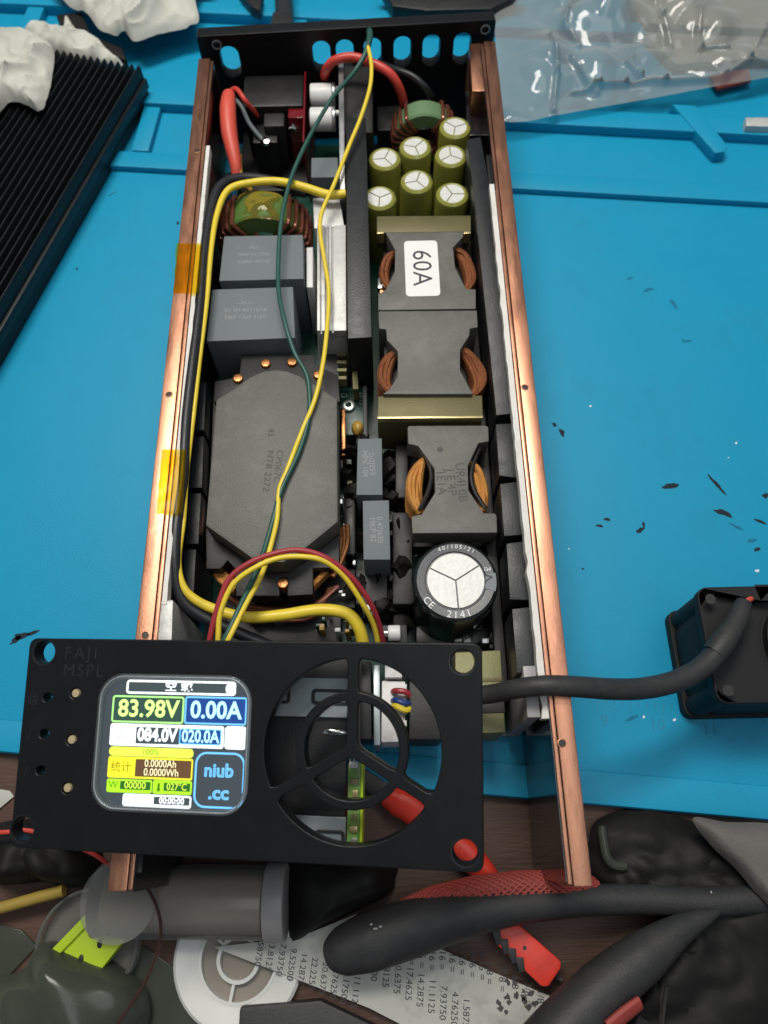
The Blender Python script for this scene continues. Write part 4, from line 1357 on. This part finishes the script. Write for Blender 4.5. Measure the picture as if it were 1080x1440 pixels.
def bagz(x, y, r):
    z_ = .8 + (1 - r ** 5) * (1.5 * abs(nz(x, y, .30, 4)) + .35 * abs(nz(x, y, .7, 9)) + .03 * nz(x, y, 2.2, 5))
    for a_, b_ in CREASE:
        z_ += .28 * math.exp(-(seg_d(x, y, a_, b_) / .11) ** 2)
    return z_


bag = star_sheet([xy(u, v, 1.0) for u, v in bagp], bagz, .0, 110, 22).obj('plastic_bag', 'bag_film', smooth=True, angle=180)
tag(bag, 'crumpled clear plastic bag at the top right beyond the copper rail', 'bag')
B_ = B().box(0, 1, 0, 1, 0, 1)
B_.bm.free()
p = at(1000, 40, .3)
o = B().prism(q(.6, (1000, 99), (1055, 90), (1060, 107), (1012, 119)), .25, .42, .05).obj('red_case', 'red_braid')
tag(o, 'dull red case showing under the lower edge of the clear bag', 'case')
o = B().prism(q(.5, (880, -30), (1100, -30), (1100, 80), (950, 90), (900, 40)), .05, .5, .1).obj('card', 'cloudy')
tag(o, 'dull beige card seen through the clear plastic bag', 'card')
o = B().prism(q(.5, (1045, 172), (1120, 172), (1120, 186), (1046, 184)), .05, .75, .04).obj('metal_clip', 'aluminium')
tag(o, 'small silver metal clip in the mat tray at the right edge', 'clip')
# mains plug and dark things at the top edge
plug = thing('mains_plug', 'black mains plug pushed into the rear plate from behind', 'plug', (at(395, 25, 2.5).x, 30.5, 2))
px = at(396, 30, 3).x
B().box(px - .8, px + .75, 29.42, 31.4, 1.0, 3.3, .2).obj('plug_body', 'black_plastic', plug)
B().prism([(px - .6, 31.2), (px + .55, 31.2), (px + .4, 33.2), (px - .45, 33.2)], 1.4, 2.9, .2).obj('strain_relief', 'bobbin', plug)
B().tube([(px, 32.8, 2.2), (px - .1, 34.5, 1.8), (px - .4, 38, 1.0), (px - 1, 44, .6)], .4, 14, 6).obj('cord', 'black_insulation', plug)
o = B().prism(q(.9, (326, -20), (352, 10), (366, 18), (372, -20)), .45, 1.0, .12).obj('tool_case', 'black_plastic')
tag(o, 'small black case at the top edge left of the mains plug', 'case')
o = B().prism(q(1.2, (530, -30), (552, 8), (600, 14), (690, 12), (722, -4), (740, -30)), .5, 1.2, .15).obj('tool_case', 'black_plastic')
tag(o, 'long black case at the top edge behind the rear plate', 'case')

# ================================================================== FRONT CLUTTER ON THE DESK
DZ = -.35
# pliers
pl_ = thing('pliers', 'red-handled pliers lying under the panel and the black tube', 'pliers', at(690, 1260, DZ))


def handle(pts_uv, z_, r_, nm='handle'):
    return B().tube([at(u, v, z_) for u, v in pts_uv], r_, 16, 8, flat=.8).obj(nm, 'red_plastic', pl_)


handle([(542, 1118), (560, 1128), (580, 1138), (615, 1170), (655, 1200), (690, 1236)], .45, [.3, .44, .46, .46, .46, .3])
B().prism(q(.55, (686, 1292), (728, 1298), (790, 1352), (789, 1362), (772, 1388), (762, 1388), (700, 1330)), -.2, .55, .12).obj('handle', 'red_plastic', pl_)
for k in range(4):
    u, v = 690 + k * 11, 1306 + k * 13
    B().prism(q(.6, (u, v), (u + 14, v + 2), (u + 16, v + 22), (u + 8, v + 24)), .3, .575, .03).obj('grip_inlay', 'bobbin', pl_)
B().prism(q(.4, (480, 1060), (545, 1100), (560, 1120), (535, 1130), (500, 1100)), -.33, .3, .08).obj('jaw', 'bobbin', pl_)
p = at(738, 1333, .57)
B().cyl((p.x, p.y, .5), (p.x, p.y, .572), .05, n=10).obj('rivet', 'bobbin', pl_)
# black tube loop
tube = thing('rubber_tube', 'thick black rubber tube with a flattened end across the printed sheet', 'tube', at(700, 1290, DZ))
B().tube([at(462, 1345, 1.0), at(480, 1338, 1.1), at(520, 1324, 1.15), (at(580, 1305, 1.2)), at(650, 1287, 1.2), at(730, 1273, 1.1), at(820, 1266, .9), at(900, 1265, .75), at(990, 1268, .6), at(1090, 1262, .5)],
         [.30, .58, .72, .70, .58, .46, .40, .38, .38, .38], 22, 8).obj('tube_wall', 'rubber', tube)
rnd = random.Random(11)
for u, v, z_ in ((522, 1300, 1.84), (528, 1306, 1.84), (535, 1303, 1.82), (700, 1283, 1.55), (692, 1289, 1.5), (706, 1280, 1.55), (1000, 1255, .97)):
    p = at(u, v, z_)
    B().ell(tuple(p), rnd.uniform(.02, .07), rnd.uniform(.02, .04), .012, 1, .8).obj('paint_fleck', 'pale_plastic', tube)
o = B().tube([at(1010, 1282, .9), at(960, 1305, 1.0), at(905, 1345, 1.1), at(850, 1390, 1.2), at(790, 1450, 1.3), at(720, 1530, 1.3)], [.08, .36, .6, .68, .72, .74], 22, 8).obj('rubber_tube', 'rubber')
tag(o, 'thick black rubber tube with a red band running to the bottom edge', 'tube')
b = B()
b.tube([at(900, 1410, 1.75), at(880, 1425, 1.8), at(855, 1446, 1.85)], [.22, .25, .25], 10, 5, flat=.5)
rb = b.obj('red_band', 'red_braid', o)
# braided sleeve: criss-cross strands over a flattened tube
brd = thing('braided_sleeve', 'red braided sleeve lying over the black tube below the panel', 'sleeve', at(700, 1262, DZ))
path = [at(566, 1278, 1.0), at(610, 1268, 1.1), at(670, 1255, 1.15), at(730, 1247, 1.1), at(790, 1244, 1.0), at(840, 1248, .8)]
B().tube(path, [.2, .34, .37, .36, .32, .2], 18, 8, flat=.95).obj('sleeve_wall', 'red_braid', brd)
st = B()
cen, rad = [], []
for i in range(5):
    for s in range(10):
        t = s / 10
        cen.append(path[i].lerp(path[i + 1], t))
        rad.append(([.2, .34, .37, .36, .32, .2][i] * (1 - t) + [.2, .34, .37, .36, .32, .2][i + 1] * t) + .02)
for hnd in (1, -1):
    for k in range(16):
        pts_ = []
        for i in range(len(cen)):
            tdir = (cen[min(i + 1, len(cen) - 1)] - cen[max(i - 1, 0)]).normalized()
            sd = tdir.cross(Vector((0, 0, 1))).normalized()
            upv = sd.cross(tdir)
            a = 2 * math.pi * k / 16 + hnd * i * .22
            pts_.append(cen[i] + (sd * math.cos(a) + upv * math.sin(a)) * rad[i])
        st.tube(pts_, .035, 5, raw=True)
st = st.obj('strands', 'red_braid', brd)
st['kind'] = 'stuff'

# printed conversion sheet
sh = thing('printed_sheet', 'pale printed conversion table sheet lying under the black tube', 'sheet', at(560, 1370, DZ))
sp = [(300, 1332), (420, 1318), (500, 1286), (560, 1292), (614, 1332), (700, 1370), (800, 1412), (850, 1480), (640, 1480), (520, 1418), (430, 1382)]
ZP = .02
B().prism(q(ZP, *sp), ZP - .06, ZP, .0).obj('sheet', 'paper', sh)
e0, e1 = at(620, 1340, ZP), at(790, 1412, ZP)
da = math.atan2(e1.y - e0.y, e1.x - e0.x)
fr = ["1/16", "3/16", "5/16", "7/16", "9/16", "11/16", "13/16", "15/16", "1/8", "3/8", "5/8", "7/8"]
mm = ["1.58750", "4.76250", "7.93750", "11.1125", "14.2875", "17.4625", "20.6375", "23.8125", "3.17500", "9.52500", "15.8750", "22.2250"]
for i in range(9):
    c_ = at(678 - i * 12.5, 1358 - i * 3.5, ZP)
    text('print', fr[i % 12] + " =", .26, c_.x - i * .03, c_.y, ZP + .004, 'ink', sh, rot=R(-96))
    c_ = at(655 - i * 16, 1428 - i * 9.0, ZP)
    text('print', mm[i], .25, c_.x, c_.y, ZP + .004, 'ink', sh, rot=R(-96))
for i in range(5):
    c_ = at(760 - i * 18, 1408 - i * 10, ZP)
    text('print', fr[8 + i % 4] + " =", .26, c_.x, c_.y, ZP + .004, 'ink', sh, rot=R(-96))
for i in range(10):
    c_ = at(500 - i * 15, 1395 - i * 6.5, ZP)
    text('print', mm[(i * 5 + 3) % 12], .24, c_.x, c_.y, ZP + .004, 'ink', sh, rot=R(-98))
for i in range(18):
    rnd = random.Random(i)
    u, v = rnd.uniform(690, 790), rnd.uniform(1375, 1425)
    c_ = at(u, v, ZP)
    B().prism([(c_.x + rnd.uniform(.03, .12) * math.cos(R(a)), c_.y + rnd.uniform(.03, .12) * math.sin(R(a))) for a in range(0, 360, 45)], ZP + .002, ZP + .006).obj('stain', 'ferrite_print', sh, smooth=False)

# spool
spl = thing('solder_spool', 'white plastic spool flange lying beside the printed sheet', 'spool', at(333, 1385, DZ))
c_ = at(334, 1350, 0)
B().lathe([(1.78, -.2), (1.78, -.1), (1.7, -.03), (1.15, -.1), (1.1, -.14), (1.1, -.24), (1.7, -.24)], (c_.x, c_.y), 48, closed=True).obj('flange', 'spool', spl)
B().lathe([(1.1, -.12), (1.1, -.34), (1.02, -.34), (1.02, -.12)], (c_.x, c_.y), 40, closed=True).obj('core', 'spool', spl)
B().lathe([(.6, -.1), (.6, -.34), (.5, -.34), (.5, -.1)], (c_.x, c_.y), 30, closed=True).obj('hub', 'spool', spl)
for k in range(3):
    a = R(k * 120 + 20)
    B().box(.58, 1.04, -.04, .04, -.33, -.15, .0, M=Matrix.Translation((c_.x, c_.y, 0)) @ Matrix.Rotation(a, 4, 'Z')).obj('spoke', 'spool', spl)

B().lathe([(1.06, -.31), (0, -.31)], (c_.x, c_.y), 40).obj('web', 'clear_plastic', spl)
B().lathe([(1.06, -.335), (0, -.335)], (c_.x, c_.y), 40).obj('web', 'cloudy', spl)
# cloudy plastic jar on its side
jar = thing('plastic_jar', 'cloudy clear plastic jar lying on its side below the panel', 'jar', at(300, 1270, DZ))
ja, jb = at(130, 1268, 1.0), at(372, 1270, 1.0)
B().cyl((ja.x, ja.y, .6), (jb.x, jb.y, .6), .93, .93, 40, .08).obj('jar_body', 'clear_plastic', jar)
B().cyl((ja.x + .3, ja.y, .58), (jb.x - .05, jb.y, .58), .80, .80, 32, .05).obj('contents', 'cloudy', jar)
B().cyl((jb.x - .02, jb.y, .6), (jb.x + .55, jb.y, .6), .98, .98, 40, .05).obj('lid', 'pale_plastic', jar)
o = star_sheet([xy(u, v, .8) for u, v in ((395, 1205), (545, 1205), (556, 1240), (545, 1262), (500, 1285), (440, 1312), (410, 1330), (398, 1318))], lambda x, y, r: .75 - .9 * r ** 3 + .22 * nz(x, y, 1.2, 3), .02, 16).obj('plastic_pouch', 'bag_black')
tag(o, 'black plastic pouch between the cloudy jar and the braided sleeve', 'pouch')
# clear round lid and lime block box, smoky cup
lid = thing('clear_dish', 'shallow clear round plastic dish under the lime green block', 'dish', at(100, 1310, DZ))
c_ = at(120, 1330, .2)
B().lathe([(0, -.28), (1.35, -.28), (1.42, -.2), (1.42, .1), (1.34, .16), (1.30, .1), (1.30, -.18), (0, -.18)], (c_.x, c_.y), 48).obj('lid_shell', 'clear_plastic', lid)
lb = thing('lime_block', 'lime green plastic block with small dark holes in front of the jar', 'block', at(130, 1330, DZ))
B().prism(q(.35, (122, 1283), (183, 1311), (136, 1372), (72, 1342)), .0, .35, .05).obj('block_body', 'lime', lb)
B().prism(q(.42, (124, 1282), (134, 1290), (82, 1344), (70, 1338)), .0, .46, .04).obj('edge_strip', 'lime', lb)
for u, v in ((114, 1348), (140, 1328), (152, 1310)):
    p = at(u, v, .36)
    B().ell((p.x, p.y, .36), .07, .1, .02, 2).obj('hole', 'bobbin', lb)
o = star_sheet([xy(u, v, 1.2) for u, v in ((-40, 1400), (0, 1372), (20, 1342), (48, 1330), (70, 1338), (110, 1352), (150, 1370), (185, 1400), (190, 1450), (150, 1500), (40, 1520), (-40, 1480))],
               lambda x, y, r: 1.1 - 1.2 * r ** 4 + .12 * math.sin(x * 3.2 + y * 2.0), .04, 20).obj('plastic_cup', 'smoky_plastic')
tag(o, 'smoky dark green plastic cup in the bottom left corner', 'cup')
o = B().tube([at(-20, 1282, .2), at(10, 1274, .25), at(50, 1263, .3), (at(90, 1252, .35))], .16, 14, 4).obj('wooden_stick', 'pencil')
tag(o, 'short mustard yellow stick on the desk at the left edge', 'stick')
o = B().tube([at(186, 1228, 1.9), at(206, 1248, 1.9), at(222, 1280, 1.8), at(226, 1315, 1.6), at(216, 1355, 1.5), at(196, 1395, 1.4), at(165, 1440, 1.3), at(140, 1480, 1.2)], .04, 8, 8).obj('thin_wire', 'brown_wire')
tag(o, 'thin dark brown wire curving down over the jar at the lower left', 'wire')
disc = thing('clear_disc', 'frosted clear disc leaning on the jar below the left rail', 'disc', at(165, 1270, DZ))
c_ = at(166, 1268, 1.6)
B().cyl((c_.x, c_.y, 1.58), (c_.x, c_.y, 1.62), 1.0, n=48).obj('disc_sheet', 'clear_plastic', disc)
# left dark bag, flat sheets
o = star_sheet([xy(u, v, 1.2) for u, v in ((-40, 1165), (20, 1150), (60, 1165), (110, 1180), (116, 1235), (80, 1252), (40, 1243), (0, 1246), (-40, 1240))], lambda x, y, r: 1.2 - 1.3 * r ** 3 + .5 * abs(nz(x, y, 1.2, 8)), .02, 20).obj('black_pouch', 'bag_black')
tag(o, 'glossy black plastic pouch under the lower left corner of the panel', 'pouch')
o = B().tube([at(-20, 1172, 1.6), at(10, 1170, 1.7), at(40, 1168, 1.6), at(80, 1180, 1.4), at(130, 1200, 1.2), at(155, 1218, 1.0)], .06, 8, 6).obj('thin_wire', 'red_wire')
tag(o, 'thin bright red wire over the black pouch at the left edge', 'wire')
o = B().prism(q(-.25, (-40, 1290), (30, 1308), (52, 1330), (10, 1375), (-40, 1390)), -.34, -.22, .02).obj('acrylic_sheet', 'smoky_plastic')
tag(o, 'flat grey sheet on the desk at the left edge below the yellow stick', 'sheet')
o = B().prism(q(-.28, (-30, 1105), (14, 1112), (20, 1120), (-4, 1140), (-30, 1138)), -.33, -.26, .01).obj('paper_scrap', 'paper')
tag(o, 'small pale paper scrap beside the left edge of the panel', 'paper')
o = B().prism(q(-.22, (200, 1330), (260, 1372), (330, 1445), (300, 1500), (180, 1500), (150, 1440)), -.34, -.24, .02).obj('acrylic_sheet', 'smoky_plastic')
tag(o, 'flat grey sheet on the desk between the cup and the spool', 'sheet')
o = B().prism(q(.3, (335, 1418), (450, 1408), (580, 1470), (560, 1520), (330, 1520)), -.3, .15, .1).obj('wrapped_box', 'rubber')
tag(o, 'dark grey box at the bottom edge below the printed sheet', 'box')
# right side: black bag, grey fabric strap
o = star_sheet([xy(u, v, .6) for u, v in ((850, 1150), (920, 1135), (1010, 1160), (1120, 1180), (1150, 1300), (1150, 1480), (1000, 1500), (890, 1470), (930, 1390), (980, 1330), (960, 1300), (900, 1262), (840, 1235), (835, 1190))],
               lambda x, y, r: .35 - .6 * r ** 5 + .6 * abs(nz(x, y, .6, 21)) + .2 * abs(nz(x, y, 1.5, 2)), .02, 30).obj('rubbish_bag', 'bag_black')
tag(o, 'crumpled black bag filling the lower right corner beyond the tubes', 'bag')
o = star_sheet([xy(u, v, 1.6) for u, v in ((985, 1150), (1030, 1155), (1120, 1170), (1120, 1290), (1082, 1262), (1050, 1225), (1012, 1190))], lambda x, y, r: 1.55 - .5 * r ** 4 + .15 * nz(x, y, .9, 6), .05, 16).obj('grey_cloth', 'grey_fabric')
tag(o, 'folded grey cloth at the right edge below the blue mat', 'cloth')
o = B().tube([at(846, 1162, .6), at(852, 1200, .65), at(862, 1215, .6), at(880, 1218, .55)], .12, 12, 8).obj('clear_hose', 'smoky_plastic')
tag(o, 'short smoky clear hose bend just right of the right rail end', 'hose')
